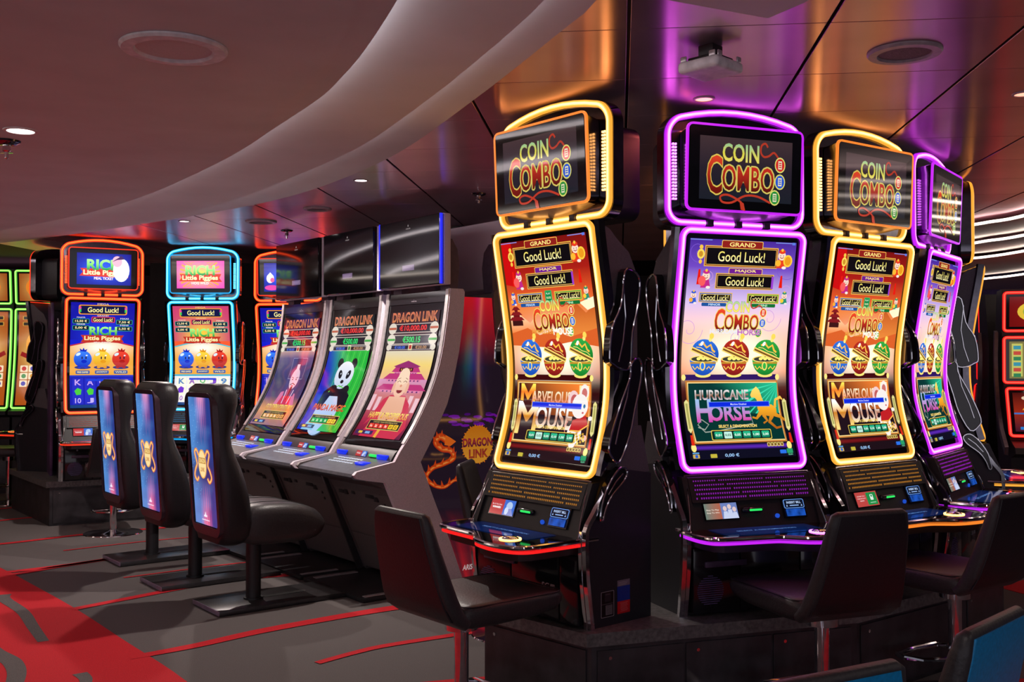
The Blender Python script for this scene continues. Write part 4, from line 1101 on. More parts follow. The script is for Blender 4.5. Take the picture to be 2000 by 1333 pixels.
    part('deck_rim', 'dr', dk, f)
    dl = decklight or colr

    def f():
        bm = BM(); P = [(x*.985, y*.985, .322) for x, y in spline([(u, -d) for u, d in DECK], 3)]
        sweep(bm, P, False, [(-.006, -.0045), (.006, -.0045), (.006, .0045), (-.006, .0045)], front=(0, 0, 1)); return finish('deck_light', bm, led(dl)[0], dk)
    part('deck_light', ('dl', dl), dk, f)

    def f():
        bm = BM(); prism(bm, [(u*.9, -d*.93) for u, d in DECK], .285, .318, .01, axis='z'); return finish('deck_underside', bm, M_BLACK, dk)
    part('deck_underside', 'du', dk, f)
    part('deck_display', 'dda', dk, lambda: art('deck', art_deck).build('deck_display', lambda x, y, k: Vector((-.25+.46*x/200, -.255+.155*(1-y/90), .3475+k)), M_SCREEN, dk))

    def f():
        bm = BM(); lathe(bm, [(0, .012), (.02, .011), (.032, .006), (.036, 0)], (.15, -.285, .347), 24); lathe(bm, [(.036, .001), (.037, .004), (.043, .004), (.044, 0)], (.15, -.285, .347), 24, 1)
        return finish('spin_button', bm, [M_CHROME, led(colr)[1]], dk)
    part('spin_button', ('spb', colr), dk, f)
    # lower door

    def f():
        bm = BM(); box(bm, -.305, -.09, -.082, .0, .012, .275, .004); return finish('lower_door', bm, M_BLACKGLOSS, t)
    ld = part('lower_door', 'ld', t, f)
    for x0, x1 in ((-.084, .20), (.206, .305)):
        def f(x0=x0, x1=x1):
            bm = BM(); box(bm, x0, x1, -.082, .0, .012, .275, .004); return finish('lower_door', bm, M_BLACKGLOSS, t)
        part('lower_door', ('ld', x0), t, f)
    if not back:
        def f():
            bm = BM(); box(bm, -.255, -.06, -.092, -.082, .195, .22, .004); return finish('coin_tray', bm, mat('translucent_plum_plastic', (.10, .06, .12), .25), t)
        part('coin_tray', 'cty', t, f)

        def f():
            bm = BM()
            for i in range(15):
                z = .04+i*.0085; w = math.sqrt(max(0, .06**2-(z-.10)**2)); box(bm, -.228-w, -.228+w, -.086, -.08, z, z+.0035)
            return finish('speaker_grille', bm, mat('violet_grille', (.10, .07, .20), .35), ld)
        o = part('speaker_grille', 'spg', ld, f); o['kind'] = 'stuff'
        part('maker_plate', 'mp', ld, lambda: art('sg', art_sg).build('maker_plate', lambda x, y, k: Vector((.10+.085*x/60, -.0825-k, .155-.031*y/22)), M_PRINT, ld))

        def f():
            bm = BM(); cyl(bm, (-.21, -.082, .262), .008, .006, 12, axis='y'); return finish('door_lock', bm, M_CHROME, ld)
        part('door_lock', 'dlk', ld, f)
        part('side_sticker', 'stk', t, lambda: art('stk', art_sticker).build('side_sticker', lambda x, y, k: Vector((.338+k, .101+.071*x/70, .167-.13*y/130)), M_PRINT, t))
        part('rating_plate', 'rpl', t, lambda: art('rpl', art_plate).build('rating_plate', lambda x, y, k: Vector((.338+k, .011+.072*x/70, .134-.10*y/130)), M_PRINT, t))
    # topper
    RG = rrect(-.33, .33, 1.603, 2.025, .06, 7, arch=.055, sub=8)

    def f():
        bm = BM(); prism(bm, rrect(-.345, .345, 1.588, 2.037, .07, 7, arch=.056, sub=8), .079, .135, .010, axis='y'); return finish('topper_shell', bm, M_DKCHROME, t)
    tsl = part('topper_shell', 'tsl', t, f)

    def f():
        bm = BM(); prism(bm, rrect(-.27, .27, 1.60, 1.985, .05, 6), .136, .31, .012, axis='y'); box(bm, -.10, .10, .08, .28, 1.50, 1.62, .01); return finish('topper_housing', bm, M_BLACK, t)
    part('topper_housing', 'thn', t, f)

    def f():
        bm = BM(); sec, mt = ledsec(.013, .008); sweep(bm, [(x, .068, z) for x, z in RG], True, sec, mats=mt); return finish('topper_light', bm, led(colr), t)
    part('topper_light', ('tl', colr), t, f)

    def f():
        bm = BM(); box(bm, -.015, .015, .045, .09, 1.588, 1.616, .003)
        return finish('topper_clamp', bm, M_BLACK, t)
    for x in (-.14, 0, .14): part('topper_clamp', 'tc', t, f).location.x = x
    if not back:
        def f():
            bm = BM(); P = rrect(-.279, .279, 1.652, 2.0, .022, 4)
            a = [bm.verts.new((x, -(.011-.016*(2.0-z)/.348), z)) for x, z in P]; b = [bm.verts.new((x*.96, .076, 1.826+(z-1.826)*.94)) for x, z in P]
            bm.faces.new(a); bm.faces.new(b[::-1]); n = len(a)
            for i in range(n): bm.faces.new((a[i], a[(i+1) % n], b[(i+1) % n], b[i])).material_index = 1
            return finish('topper_screen', bm, [M_TGLASS, M_DKCHROME], t)
        tp = part('topper_screen', 'tps', t, f)
        gain = .42 if game in ('mouse', 'horse') else 1.0
        part('display_graphic', ('tpa', topart), tp, lambda: art('T'+topart, *((art_combo_topper,) if topart == 'combo' else (art_piggy_topper, topart))).build('display_graphic', map_topper, M_SCREEN, tp, dl=.00025, gain=.85 if topart == 'combo' else 1.5))

        def f():
            bm = BM(); P = rrect(-.281, .281, 1.650, 2.002, .024, 4)
            sweep(bm, [(x, -(.009-.016*(2.0-z)/.348), z) for x, z in P], True, [(-.0045, -.006), (.0045, -.006), (.0045, .005), (-.0045, .005)]); return finish('panel_light', bm, led({'gold': 'orange'}.get(colr, colr))[0 if colr != 'purple' else 0], tp)
        part('panel_light', ('pl', colr), tp, f)

        def f():
            bm = BM()
            for s in (-1, 1):
                for c in (0, 1):
                    for r in range(18): z = 1.70+r*.0135; box(bm, s*(.290+c*.012)-.003, s*(.290+c*.012)+.003, .0715, .0795, z-.0038, z+.0038)
            o = finish('side_lamps', bm, led(colr)[1], tsl, smooth=False); o['kind'] = 'stuff'; return o
        o = part('side_lamps', ('sl2', colr), tsl, f); o['kind'] = 'stuff'

        def f():
            bm = BM(); n = 16; a = []; b = []
            for i in range(n+1):
                u = -.25+.5*i/n; h = .034*(1-(u/.25)**2)
                a.append((bm.verts.new((u, .0, 1.651)), bm.verts.new((u, .035, 1.651-h*.6)), bm.verts.new((u, .074, 1.648-h))))
            for p, q in zip(a, a[1:]):
                bm.faces.new((p[0], q[0], q[1], p[1])); bm.faces.new((p[1], q[1], q[2], p[2]))
            for v in bm.verts: pass
            return finish('topper_chin', bm, M_GREYTRIM, tsl)
        part('topper_chin', 'tch', tsl, f)
    return t


# ============================================================ CURVED GREY MACHINES
DP = smoothprof([(.022, 1.833), (.045, 1.66), (.075, 1.478), (.109, 1.344), (.172, 1.186), (.275, 1.003), (.38, .861)])
dD = lambda z: interp(DP, z)
map_dr = lambda x, y, k: Vector((-.285+.57*x/100, -(dD(1.72-.80*y/175)+k), 1.72-.80*y/175))


def emblem(A, cx, cy, r, dragons=True, txt=True):
    for i in range(40):
        a = i*2*PI/40; A.poly([(cx+r*.9*math.cos(a-.1), cy+r*.95*math.sin(a-.1)), (cx+r*(1.02+.12*(i*7 % 5)/5)*math.cos(a), cy+r*(1.02+.12*(i*7 % 5)/5)*math.sin(a)), (cx+r*.9*math.cos(a+.1), cy+r*.95*math.sin(a+.1))], (235, 120, 30))
    A.ell(cx, cy, r, r, vg((cy-r, (215, 120, 20)), (cy+r, (235, 160, 50))), 32)
    if txt:
        A.text('DRAGON', cx, cy-r*.12, r*1.9, r*.42, vg((cy-r*.3, (180, 40, 60)), (cy+r*.1, (90, 20, 60))), out=(60, 20, 16), ob=.04, bold=.02)
        A.text('LINK', cx+r*.05, cy+r*.48, r*1.2, r*.42, (170, 50, 40), out=(60, 20, 16), ob=.04, bold=.02)


def wrap_art():
    A = Art(100, 200)
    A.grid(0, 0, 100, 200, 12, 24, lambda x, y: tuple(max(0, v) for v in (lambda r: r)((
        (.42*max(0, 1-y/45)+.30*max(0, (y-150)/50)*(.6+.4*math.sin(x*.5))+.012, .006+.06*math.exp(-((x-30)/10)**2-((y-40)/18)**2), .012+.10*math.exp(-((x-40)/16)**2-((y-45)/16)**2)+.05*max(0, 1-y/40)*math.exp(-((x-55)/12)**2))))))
    for i in range(26): A.ell(22+(i*31 % 52), 84+(i*17 % 9), 3+(i % 3), 1.0, (120, 20, 165) if i % 3 else (80, 16, 120), 8)
    pts = [(22, 118), (14, 114), (8, 120), (16, 128), (28, 131), (32, 140), (18, 146), (4, 150), (-4, 160), (6, 170), (20, 173), (34, 166), (46, 170)]
    pts = [(6+(x+4)*.64, 99+(y-114)*.60) for x, y in pts]; P = spline(pts, 5); n = len(P)
    A.line(P, [4.6*(1-.75*i/n)+.8 for i in range(n)], (190, 50, 14)); A.line(P, [3.0*(1-.75*i/n)+.4 for i in range(n)], (235, 95, 30)); A.line(P, [1.3*(1-.7*i/n) for i in range(n)], (250, 150, 70))
    for i in range(4, n-4, 3): x, y = P[i]; A.poly([(x-1.5, y), (x+3*math.sin(i*2.3), y-5), (x+1.5, y)], (215, 70, 20))
    A.poly([(22, 98), (26, 100), (31, 103), (26, 106), (21, 105)], (240, 110, 30))
    A.m1 = len(A.items); emblem(A, 50, 106, 13.5); A.m2 = len(A.items)
    A.text('ARISTOCRAT', 50, 193, 26, 3.6, (225, 200, 200), bold=.02, shear=.2)
    return A


def dragon_machine(loc, rz, game, label, edge=None, group=None, back=False, wrap=False):
    t = thing('slot_machine', label, 'slot machine', loc, rz, group)
    side = [(.022, 1.848), (-.075, 1.848), (-.087, 1.83), (-.07, 1.62), (-.044, 1.457), (0, 1.27), (.044, 1.135), (.149, .933), (.238, .789), (.13, .53), (.019, .282), (-.08, .03), (.19, .03), (.30, .27), (.418, .531), (.485, .69-.01), (.60, .70), (.672, .715), (.695, .738), (.675, .757), (.42, .80), (.385, .855)]
    side += [(dD(z), z) for z in (.93, 1.0, 1.08, 1.186, 1.30, 1.4, 1.5, 1.62, 1.74)]
    for s in (-1, 1):
        def f(s=s):
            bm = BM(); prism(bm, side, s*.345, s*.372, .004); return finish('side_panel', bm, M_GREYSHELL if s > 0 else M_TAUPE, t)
        part('side_panel', ('dsp', s), t, f)

        def f(s=s):
            bm = BM(); sweep(bm, [(s*.352, -dD(z)-.004, z) for z in [1.845-i*.041 for i in range(24)]], False, [(-.016, -.004), (.016, -.004), (.016, .004), (-.016, .004)]); return finish('bezel_trim', bm, M_GREYTRIM, t)
        part('bezel_trim', ('dbt', s), t, f)

    def f():
        bm = BM(); prism(bm, [(dD(z)-.02, z) for z in (1.83, 1.6, 1.4, 1.186, 1.0, .87)]+[(.30, .78), (.21, .80), (.12, .95), (.02, 1.14), (-.07, 1.457), (-.075, 1.83)], -.345, .345); return finish('cabinet_shell', bm, M_TAUPE, t)
    part('cabinet_shell', 'dcs', t, f)

    def f():
        bm = BM(); slab(bm, -.338, .338, .868, 1.765, dD, -.004, .016, 36); return finish('screen', bm, M_GLASS, t)
    sc = part('screen', 'dscr', t, f)
    if not back: part('display_graphic', ('da', game), sc, lambda: art('D'+game, art_dragon_screen, game).build('display_graphic', map_dr, M_SCREEN, sc, step=[(1.72-z)*175/.80 for d, z in DP], dl=.00022))

    def f():
        bm = BM(); slab(bm, -.336, .336, 1.768, 1.838, dD, 0, .03, 4); return finish('header_strip', bm, M_BLACKGLOSS, t)
    hs = part('header_strip', 'dhs', t, f)
    if not back: part('header_logo', 'dhl', hs, lambda: (lambda A: (A.text('aristocrat', 50, 12, 60, 8, (150, 140, 150)), A.poly([(46, 6), (50, 1), (54, 6)], (150, 140, 150)), A)[2])(Art(100, 20)).build('header_logo', lambda x, y, k: Vector((-.05+.1*x/100, -(dD(1.79)+.02+k), 1.795-.02*y/20)), M_PRINT, hs))
    # lower body

    def f():
        bm = BM(); prism(bm, [(.60, .695), (.47, .64), (.42, .56), (.20, .05), (-.06, .05), (.02, .282), (.23, .77), (.36, .80)], -.345, .345, .004); return finish('lower_cabinet', bm, M_TAUPE, t)
    lcb = part('lower_cabinet', 'dlc', t, f)

    def f():
        bm = BM(); lf = lambda z: .42-(.56-z)*.4314
        v = [(lf(z)+k, z) for z, k in ((z0, 0), (z0, .006), (z1, .006), (z1, 0))]; prism(bm, v, -.335, .335, .002)
        return finish('access_panel', bm, mat('taupe_panel', (.19, .155, .155), .45, .25, nscale=250), lcb)
    for z0, z1 in ((.30, .60), (.06, .288)): part('access_panel', ('dap', z0), lcb, f)

    def f():
        bm = BM(); lf = lambda z: .427-(.56-z)*.4314
        box(bm, x-w, x+w, -lf(z)-.004, -lf(z)+.01, z-h, z+h, .002)
        return finish('latch', bm, M_BLACK, lcb)
    for x, z, w, h in ((-.25, .57, .035, .012), (-.19, .575, .02, .02), (.10, .57, .05, .012), (.17, .56, .022, .018), (.25, .53, .008, .008), (.25, .49, .008, .008), (-.1, .575, .02, .01)): part('latch', ('dlt', x, z), lcb, f)
    # console + bullnose

    def f():
        bm = BM(); prism(bm, [(.38, .862), (.40, .845), (.43, .80), (.30, .79), (.33, .862)], -.336, .336, .003); return finish('console_face', bm, M_DARKGREY, t)
    cf = part('console_face', 'dcf', t, f)

    def f():
        bm = BM(); prism(bm, [(.43, .803), (.655, .752), (.685, .742), (.692, .725), (.675, .708), (.60, .694), (.42, .72)], -.336, .336, .004); return finish('button_deck', bm, mat('slate_deck', (.17, .17, .20), .3, .4), t)
    bd = part('button_deck', 'dbd', t, f)
    if not back:
        CM = lambda x0, x1: (lambda x, y, k: Vector((x0+(x1-x0)*x/100, -(.408+.018*y/56+k), .838-.032*y/56+k)))
        part('small_display', 'dsd', cf, lambda: art('smred', art_small, 'red').build('small_display', CM(-.09, .04), M_SCREEN, cf, dl=.0003))

        def f():
            bm = BM(); box(bm, -.055, .055, -.435, -.405, .803, .832, .006)
            return finish('bill_lamp', bm, mat('blue_lamp_housing', (.01, .02, .2), .2, emis=(.01, .035, .9), es=.85), cf)
        for x in (-.26, .235): part('bill_lamp', 'dbl', cf, f).location.x = x

        def f():
            bm = BM(); box(bm, .08, .165, -.43, -.41, .812, .828, .006); return finish('ticket_lamp', bm, mat('green_lamp', (0, .1, .02), .3, emis=(.02, .62, .10), es=1.3), cf)
        part('ticket_lamp', 'dtl', cf, f)

        def f():
            bm = BM()
            for r in range(3):
                for c in range(9):
                    x = -.20+c*.034; d = .47+r*.035; z = .7955-(d-.43)*.227; box(bm, x-.012, x+.012, -d-.010, -d+.010, z, z+.009, .003, 1)
            return finish('deck_buttons', bm, mat('white_lit_button', (.4, .45, .5), .25, emis=(.55, .65, .85), es=.55), bd)
        o = part('deck_buttons', 'dbb', bd, f); o['kind'] = 'stuff'

        def f():
            bm = BM(); box(bm, .13, .23, -.56, -.49, .775, .792, .01, 3); return finish('play_button', bm, mat('blue_lamp_housing'), bd)
        part('play_button', 'dpb', bd, f)

    def f():
        bm = BM(); prism(bm, [(.50, .66), (.47, .68), (.195, .03), (.24, .03)], -.392, -.376, .003); return finish('strut', bm, M_DARKGREY, t)
    part('strut', 'dst', t, f)

    def f():
        bm = BM(); box(bm, -.37, .385, -.64, .25, 0, .028, .006); return finish('floor_pad', bm, M_BLACK, t)
    fp = part('floor_pad', 'dfp', t, f)

    def f():
        bm = BM(); box(bm, x0, x1, y0, y1, .029, .034); return finish('pad_strip', bm, M_GREYTRIM, fp)
    for x0, x1, y0, y1 in ((-.31, -.27, -.60, -.30), (.34, .372, -.62, -.36)): part('pad_strip', ('dps', x0), fp, f)
    # topper

    def f():
        bm = BM(); box(bm, -.36, .36, -.062, -.01, 1.872, 2.315, .006); return finish('topper_shell', bm, M_GREYSHELL, t)
    part('topper_shell', 'dts', t, f)

    def f():
        bm = BM(); box(bm, -.354, .354, -.092, -.062, 1.876, 2.311, .004); return finish('topper_screen', bm, M_TGLASS, t)
    tp = part('topper_screen', 'dtp', t, f)
    if not back:
        part('display_graphic', 'dta', tp, lambda: (lambda A: (A.rect(0, 0, 110, 67, (3, 3, 4)), A.rect(44, 46, 66, 51.5, (118, 98, 130)), A.rect(47, 47.8, 63, 48.6, (140, 120, 150)), A.rect(47, 49.4, 60, 50, (140, 120, 150)), A.text('aristocrat', 55, 9, 8, 1.6, (160, 150, 150)), A.poly([(54, 7), (55, 4.5), (56, 7)], (160, 150, 150)), A)[-1])(Art(110, 67)).build('display_graphic', lambda x, y, k: Vector((-.35+.70*x/110, -.0922-k, 2.307-.427*y/67)), M_SCREEN, tp))
    if edge:
        def f():
            bm = BM(); box(bm, -.004, .004, -.094, -.076, 1.876, 2.311)
            return finish('edge_light', bm, led(edge)[0], tp, smooth=False)
        for s in (-1, 1): part('edge_light', ('del', edge), tp, f).location.x = s*.361

    def f():
        bm = BM(); out = [(-.06, 1.84), (-.075, 2.0), (-.06, 2.10), (-.02, 2.16), (.03, 2.17), (.03, 2.05), (0, 2.03), (-.01, 1.97), (0, 1.84)]
        prism(bm, out, -.05, .05, .004)
        return finish('topper_mount', bm, mat('plum_bracket', (.12, .08, .12), .5), t)
    for s in (-1, 1): part('topper_mount', 'dtm', t, f).location.x = s*.28
    return t


# ============================================================ SEATS
def loft(bm, secs, mi=0, cap=True):
    """secs: list of (centre(x,y,z), half width, half thickness, axis dir of thickness, corner r)"""
    rings = []
    for c, w, h, ax, r in secs:
        ax = Vector(ax).normalized(); pts = rrect(-w, w, -h, h, min(r, h*.98, w*.98), 4)
        rings.append([bm.verts.new(Vector(c)+Vector((1, 0, 0))*x+ax*y) for x, y in pts])
    n = len(rings[0])
    for a, b in zip(rings, rings[1:]):
        for i in range(n): bm.faces.new((a[i], a[(i+1) % n], b[(i+1) % n], b[i])).material_index = mi
    if cap: bm.faces.new(rings[0][::-1]).material_index = mi; bm.faces.new(rings[-1]).material_index = mi


def stool(loc, rz, label, rear='black', group=None):
    t = thing('bar_stool', label, 'stool', loc, rz, group)

    def f():
        bm = BM(); S_ = []
        for y, w, h, z in ((-.145, .19, .02, .515), (-.13, .205, .036, .513), (-.10, .213, .042, .513), (.0, .216, .043, .512), (.2, .212, .042, .513), (.29, .203, .038, .515), (.325, .19, .026, .517), (.335, .175, .012, .518)):
            S_.append(((0, y, z), w, h, (0, 0, 1), .03))
        loft(bm, S_); return finish('seat', bm, M_LEATHER, t, angle=50)
    st = part('seat', 'sseat', t, f)

    def f():
        bm = BM(); P = rrect(-.205, .205, -.13, .32, .04, 4); sweep(bm, [(x, y, .548) for x, y in P], True, circ(.0028, 5), front=(0, 0, 1)); return finish('seam', bm, M_LEATHER2, st)
    part('seam', 'sseam', st, f)
    cen = [(-.125, .49), (-.16, .52), (-.185, .57), (-.205, .63), (-.225, .70), (-.245, .77), (-.258, .83), (-.265, .865), (-.268, .877)]

    def f():
        bm = BM(); S_ = []
        for i, (y, z) in enumerate(cen):
            a = cen[max(0, i-1)]; b = cen[min(len(cen)-1, i+1)]; T = Vector((0, b[0]-a[0], b[1]-a[1])).normalized(); N = Vector((0, -T.z, T.y))
            k = i/(len(cen)-1); w = .213-.06*k; h = (.022, .03, .033, .032, .029, .026, .022, .016, .007)[i]
            if i == len(cen)-1: w -= .012
            S_.append(((0, y, z), w, h, N, .022))
        loft(bm, S_); return finish('backrest', bm, M_LEATHER, t, angle=50)
    bk = part('backrest', 'sback', t, f)

    def f():
        bm = BM(); S_ = []
        for i, (y, z) in enumerate(cen[1:-1]):
            k = i/6; w = .196-.058*k; S_.append(((0, y-(.0285, .029, .0275, .025, .022, .0185, .0145)[i], z-(.012-.0015*i)), w, .006, (0, -1, .3), .005))
        loft(bm, S_); return finish('back_panel', bm, M_LEATHER2 if rear == 'black' else M_BLUELEATHER, bk, angle=50, )
    part('back_panel', ('sbp', rear), bk, f, None if rear == 'black' else 'teal blue leather back panel')

    def f():
        bm = BM(); cyl(bm, (0, 0, .02), .027, .42, 20); cyl(bm, (0, 0, .42), .06, .045, 20); return finish('post', bm, M_CHROME, t)
    part('post', 'spost', t, f)

    def f():
        bm = BM(); lathe(bm, [(0, .03), (.035, .028), (.05, .018), (.20, .010), (.225, .006), (.23, 0), (0, 0)], n=40); return finish('base', bm, M_CHROME, t)
    part('base', 'sbase', t, f)

    def f():
        bm = BM(); tube(bm, [(x, y, .165) for x, y in ((-.02, 0), (-.12, .07), (-.155, .13), (-.14, .175), (0, .19), (.14, .175), (.155, .13), (.12, .07), (.02, 0))], .010, 8); return finish('footrest', bm, M_CHROME, t)
    part('footrest', 'sfoot', t, f)
    return t


def art_chairback():
    A = Art(60, 140)

    def bgf(x, y):
        k = min(1, max(0, (x-10)/40+.18*math.sin(y*.11+x*.13)+.10*math.sin(y*.31)))
        m = math.exp(-((y-82)/16)**2)*.75
        c = [a*(1-k)+b*k for a, b in zip(s2l((85, 140, 210)), s2l((45, 62, 140)))]
        c = [a*(1-m)+b*m for a, b in zip(c, s2l((56, 46, 104)))]
        g = max(0, 1-abs(x-33)/17)*(.62+.38*math.sin(x*1.9))
        t = g*max(0, 1-y/(42+12*math.sin(x*1.3))); q = g*max(0, (y-96-8*math.sin(x*1.1))/44)
        return tuple(c_+t*v+q*w for c_, v, w in zip(c, (1.0, .22, .34), (1.25, .10, .08)))
    A.grid(0, 0, 60, 140, 30, 34, bgf)
    for i in range(7):
        x = 26+i*2.5; e = 16+(i*7 % 14); A.line([(x, 0), (x+.3, e)], [.9, .2], vg((0, (250, 150, 165)), (e, (110, 100, 170)))); z = 100+(i*11 % 16); A.line([(x-1, z), (x-1, 139)], [.2, .9], vg((z, (80, 70, 140)), (139, (250, 105, 90))))
    for i in range(46): A.ell((i*17 % 24), 8+(i*29 % 110), .5, .6, (135, 185, 230), 5)
    for q in (-1, 1):
        P = spline([(30+q*9, 64), (30+q*15, 58), (30+q*20, 61), (30+q*17, 68), (30+q*15, 74), (30+q*20, 80), (30+q*23, 87), (30+q*17, 92), (30+q*12, 88)], 4); A.line(P, 4.0, (225, 100, 40)); A.line(P, 2.2, (255, 205, 120))
    A.ell(30, 73, 11, 16, (250, 180, 80), 24); A.ell(30, 73, 9.6, 14.6, (255, 226, 160), 24); A.rect(21, 66, 39, 72.5, (200, 145, 70)); A.text('DRAGON', 30, 69.3, 15, 4.4, (255, 225, 150), bold=.03); A.text('LINK', 30, 79, 11, 4.4, (200, 130, 60), bold=.03)
    A.poly([(28, 129), (30, 125), (32, 129)], (245, 240, 255)); A.rect(26, 129, 34, 131, (245, 240, 255)); A.rect(20, 134, 40, 135, (240, 220, 240))
    return A


def high_chair(loc, rz, label, group=None):
    t = thing('high_back_chair', label, 'chair', loc, rz, group)

    def f():
        bm = BM(); S_ = []
        for z, yf, w in ((.375, -.15, .15), (.39, -.12, .19), (.43, -.09, .215), (.50, -.088, .228), (.56, -.098, .234), (.64, -.112, .238), (.72, -.132, .238), (.80, -.158, .235), (.87, -.188, .226), (.93, -.210, .218), (.98, -.216, .215), (1.04, -.208, .217), (1.10, -.190, .220), (1.16, -.176, .220), (1.21, -.174, .217), (1.245, -.186, .205), (1.262, -.205, .185), (1.270, -.225, .15)):
            yr = -.262-(z-.43)/.81*.058-.012+(.03 if z > 1.25 else .012 if z > 1.23 else .04 if z < .38 else 0)
            S_.append(((0, (yr+yf)/2, z), w, abs(yr-yf)/2, (0, 1, 0), .06))
        loft(bm, S_); return finish('backrest', bm, M_LEATHER2, t, angle=60)
    bk = part('backrest', 'hb', t, f)
    rz_ = lambda z: -.262-(z-.43)/.81*.058

    def f():
        bm = BM(); P = rrect(-.203, .203, .425, 1.222, .07, 6)
        a = [bm.verts.new((x, rz_(z)-.020, z)) for x, z in P]; b = [bm.verts.new((x*1.02, rz_(z)+.01, z)) for x, z in P]
        Q = rrect(-.175, .175, .475, 1.20, .025, 6); c = [bm.verts.new((x, rz_(z)-.021, z)) for x, z in Q]; d = [bm.verts.new((x, rz_(z)-.010, z)) for x, z in Q]
        n = len(a)
        for i in range(n):
            j = (i+1) % n; bm.faces.new((a[i], a[j], b[j], b[i])); bm.faces.new((a[i], c[i], c[j], a[j])); bm.faces.new((c[i], d[i], d[j], c[j]))
        bm.faces.new(d); bm.faces.new(b)
        return finish('back_shell', bm, mat('plum_shell', (.05, .025, .04), .35, coat=.2), bk, angle=40)
    part('back_shell', 'hs', bk, f)
    part('back_display', 'hd', bk, lambda: art('chairback', art_chairback).build('back_display', lambda x, y, k: Vector((.158-.316*(1-x/60) if False else -.158+.316*x/60, rz_(1.195-.715*y/140)-.0125-k, 1.195-.715*y/140)), M_SCREEN, bk, dl=.0004))

    def f():
        bm = BM(); S_ = []
        for y, w, z0, z1 in ((-.13, .20, .385, .57), (-.08, .222, .37, .592), (.0, .23, .365, .596), (.10, .232, .362, .592), (.18, .232, .362, .582), (.25, .228, .366, .562), (.30, .222, .375, .54), (.335, .212, .395, .51), (.352, .195, .425, .48)):
            S_.append(((0, y, (z0+z1)/2), w, (z1-z0)/2, (0, 0, 1), .06))
        loft(bm, S_); return finish('seat', bm, M_LEATHER, t, angle=60)
    st = part('seat', 'hseat', t, f)

    def f():
        bm = BM()
        if 1: tube(bm, [(x, -.09, .592), (x, 0, .597), (x, .10, .593), (x, .18, .583), (x, .25, .563), (x, .30, .541)], .003, 6)
        return finish('seam', bm, M_LEATHER2, st)
    for x in (-.10, .10): part('seam', ('hsm', x), st, f)

    def f():
        bm = BM(); cyl(bm, (0, 0, .03), .043, .34, 24); cyl(bm, (0, 0, .03), .055, .012, 24); return finish('post', bm, M_BLACK, t)
    part('post', 'hp', t, f)

    def f():
        bm = BM(); box(bm, -.19, .19, -.28, .50, 0.004, .032, .003); return finish('floor_plate', bm, mat('dark_steel_plate', (.07, .065, .07), .3, .6), t)
    fp = part('floor_plate', 'hfp', t, f)

    def f():
        bm = BM(); P = rrect(-.022, .022, .06, .33, .02, 5); prism(bm, P, .0322, .0335, axis='z'); return finish('slot', bm, M_JOINT, fp)
    part('slot', 'hsl', fp, f)

    def f():
        bm = BM(); box(bm, -.192, .192, -.2835, -.2795, .006, .031, .001); return finish('plate_end', bm, mat('lilac_steel', (.35, .25, .38), .3, .5), fp)
    part('plate_end', 'hpe', fp, f)
    return t


# ============================================================ PLINTHS
def plinth(pts, h, label, panels):
    t = thing('plinth', label, 'plinth', (0, 0, 0))
    c = Vector((sum(p[0] for p in pts)/len(pts), sum(p[1] for p in pts)/len(pts)))
    ins = lambda k: [tuple(Vector(p)+(c-Vector(p)).normalized()*k) for p in pts]
    bm = BM(); prism(bm, ins(.03), 0, h-.05, axis='z'); finish('plinth_body', bm, M_PLINTH, t, smooth=False)
    bm = BM(); prism(bm, pts, h-.05, h, .004, axis='z'); finish('plinth_top', bm, M_PLINTHTOP, t)
    I = ins(.03)
    for i, f0, f1 in panels:
        a = Vector(I[i]); b = Vector(I[(i+1) % len(I)]); d = (b-a).normalized(); n = Vector((d.y, -d.x)); mid = (a+b)/2
        if n.dot(mid-c) < 0: n = -n
        p = a+(b-a)*f0; q = a+(b-a)*f1; L = (q-p).length-.006
        bm = BM(); box(bm, 0, L, 0, .006, .02, h-.07, .001, 1)
        o = finish('access_panel', bm, M_PLINTH, t); o.location = (p.x+n.x*.0005, p.y+n.y*.0005, 0); o.rotation_euler = (0, 0, math.atan2(d.y, d.x))
        if Vector((-d.y, d.x)).dot(n) < 0: o.location = (p.x+n.x*.0065, p.y+n.y*.0065, 0)
        bm = BM(); cyl(bm, (.05, 0, h-.10), .007, .004, 12, axis='y'); k = finish('panel_lock', bm, M_CHROME, o); k.location = (0, -.001, 0)
    return t


PH = .375
pod = [(.28, 3.853), (1.42, 4.215), (2.12, 4.74), (2.63, 5.45), (3.02, 6.55), (2.2, 7.1), (.9, 6.5), (.52, 5.5), (-.138, 4.274)]
plinth(pod, PH, 'long dark plinth with stone top under the bank of gold and violet lit slot machines', [(0, .02, .33), (0, .335, .66), (0, .665, .98), (1, .03, .97), (2, .03, .97), (8, .03, .97), (3, .03, .97)])
podl = [(-3.93, 8.66), (-3.16, 9.06), (-2.4, 9.22), (-1.55, 9.42), (-1.4, 10.8), (-4.2, 10.9), (-4.78, 9.75)]
plinth(podl, PH, 'dark plinth under the red and cyan lit slot machines at the far left', [(0, .03, .97), (1, .03, .97)])

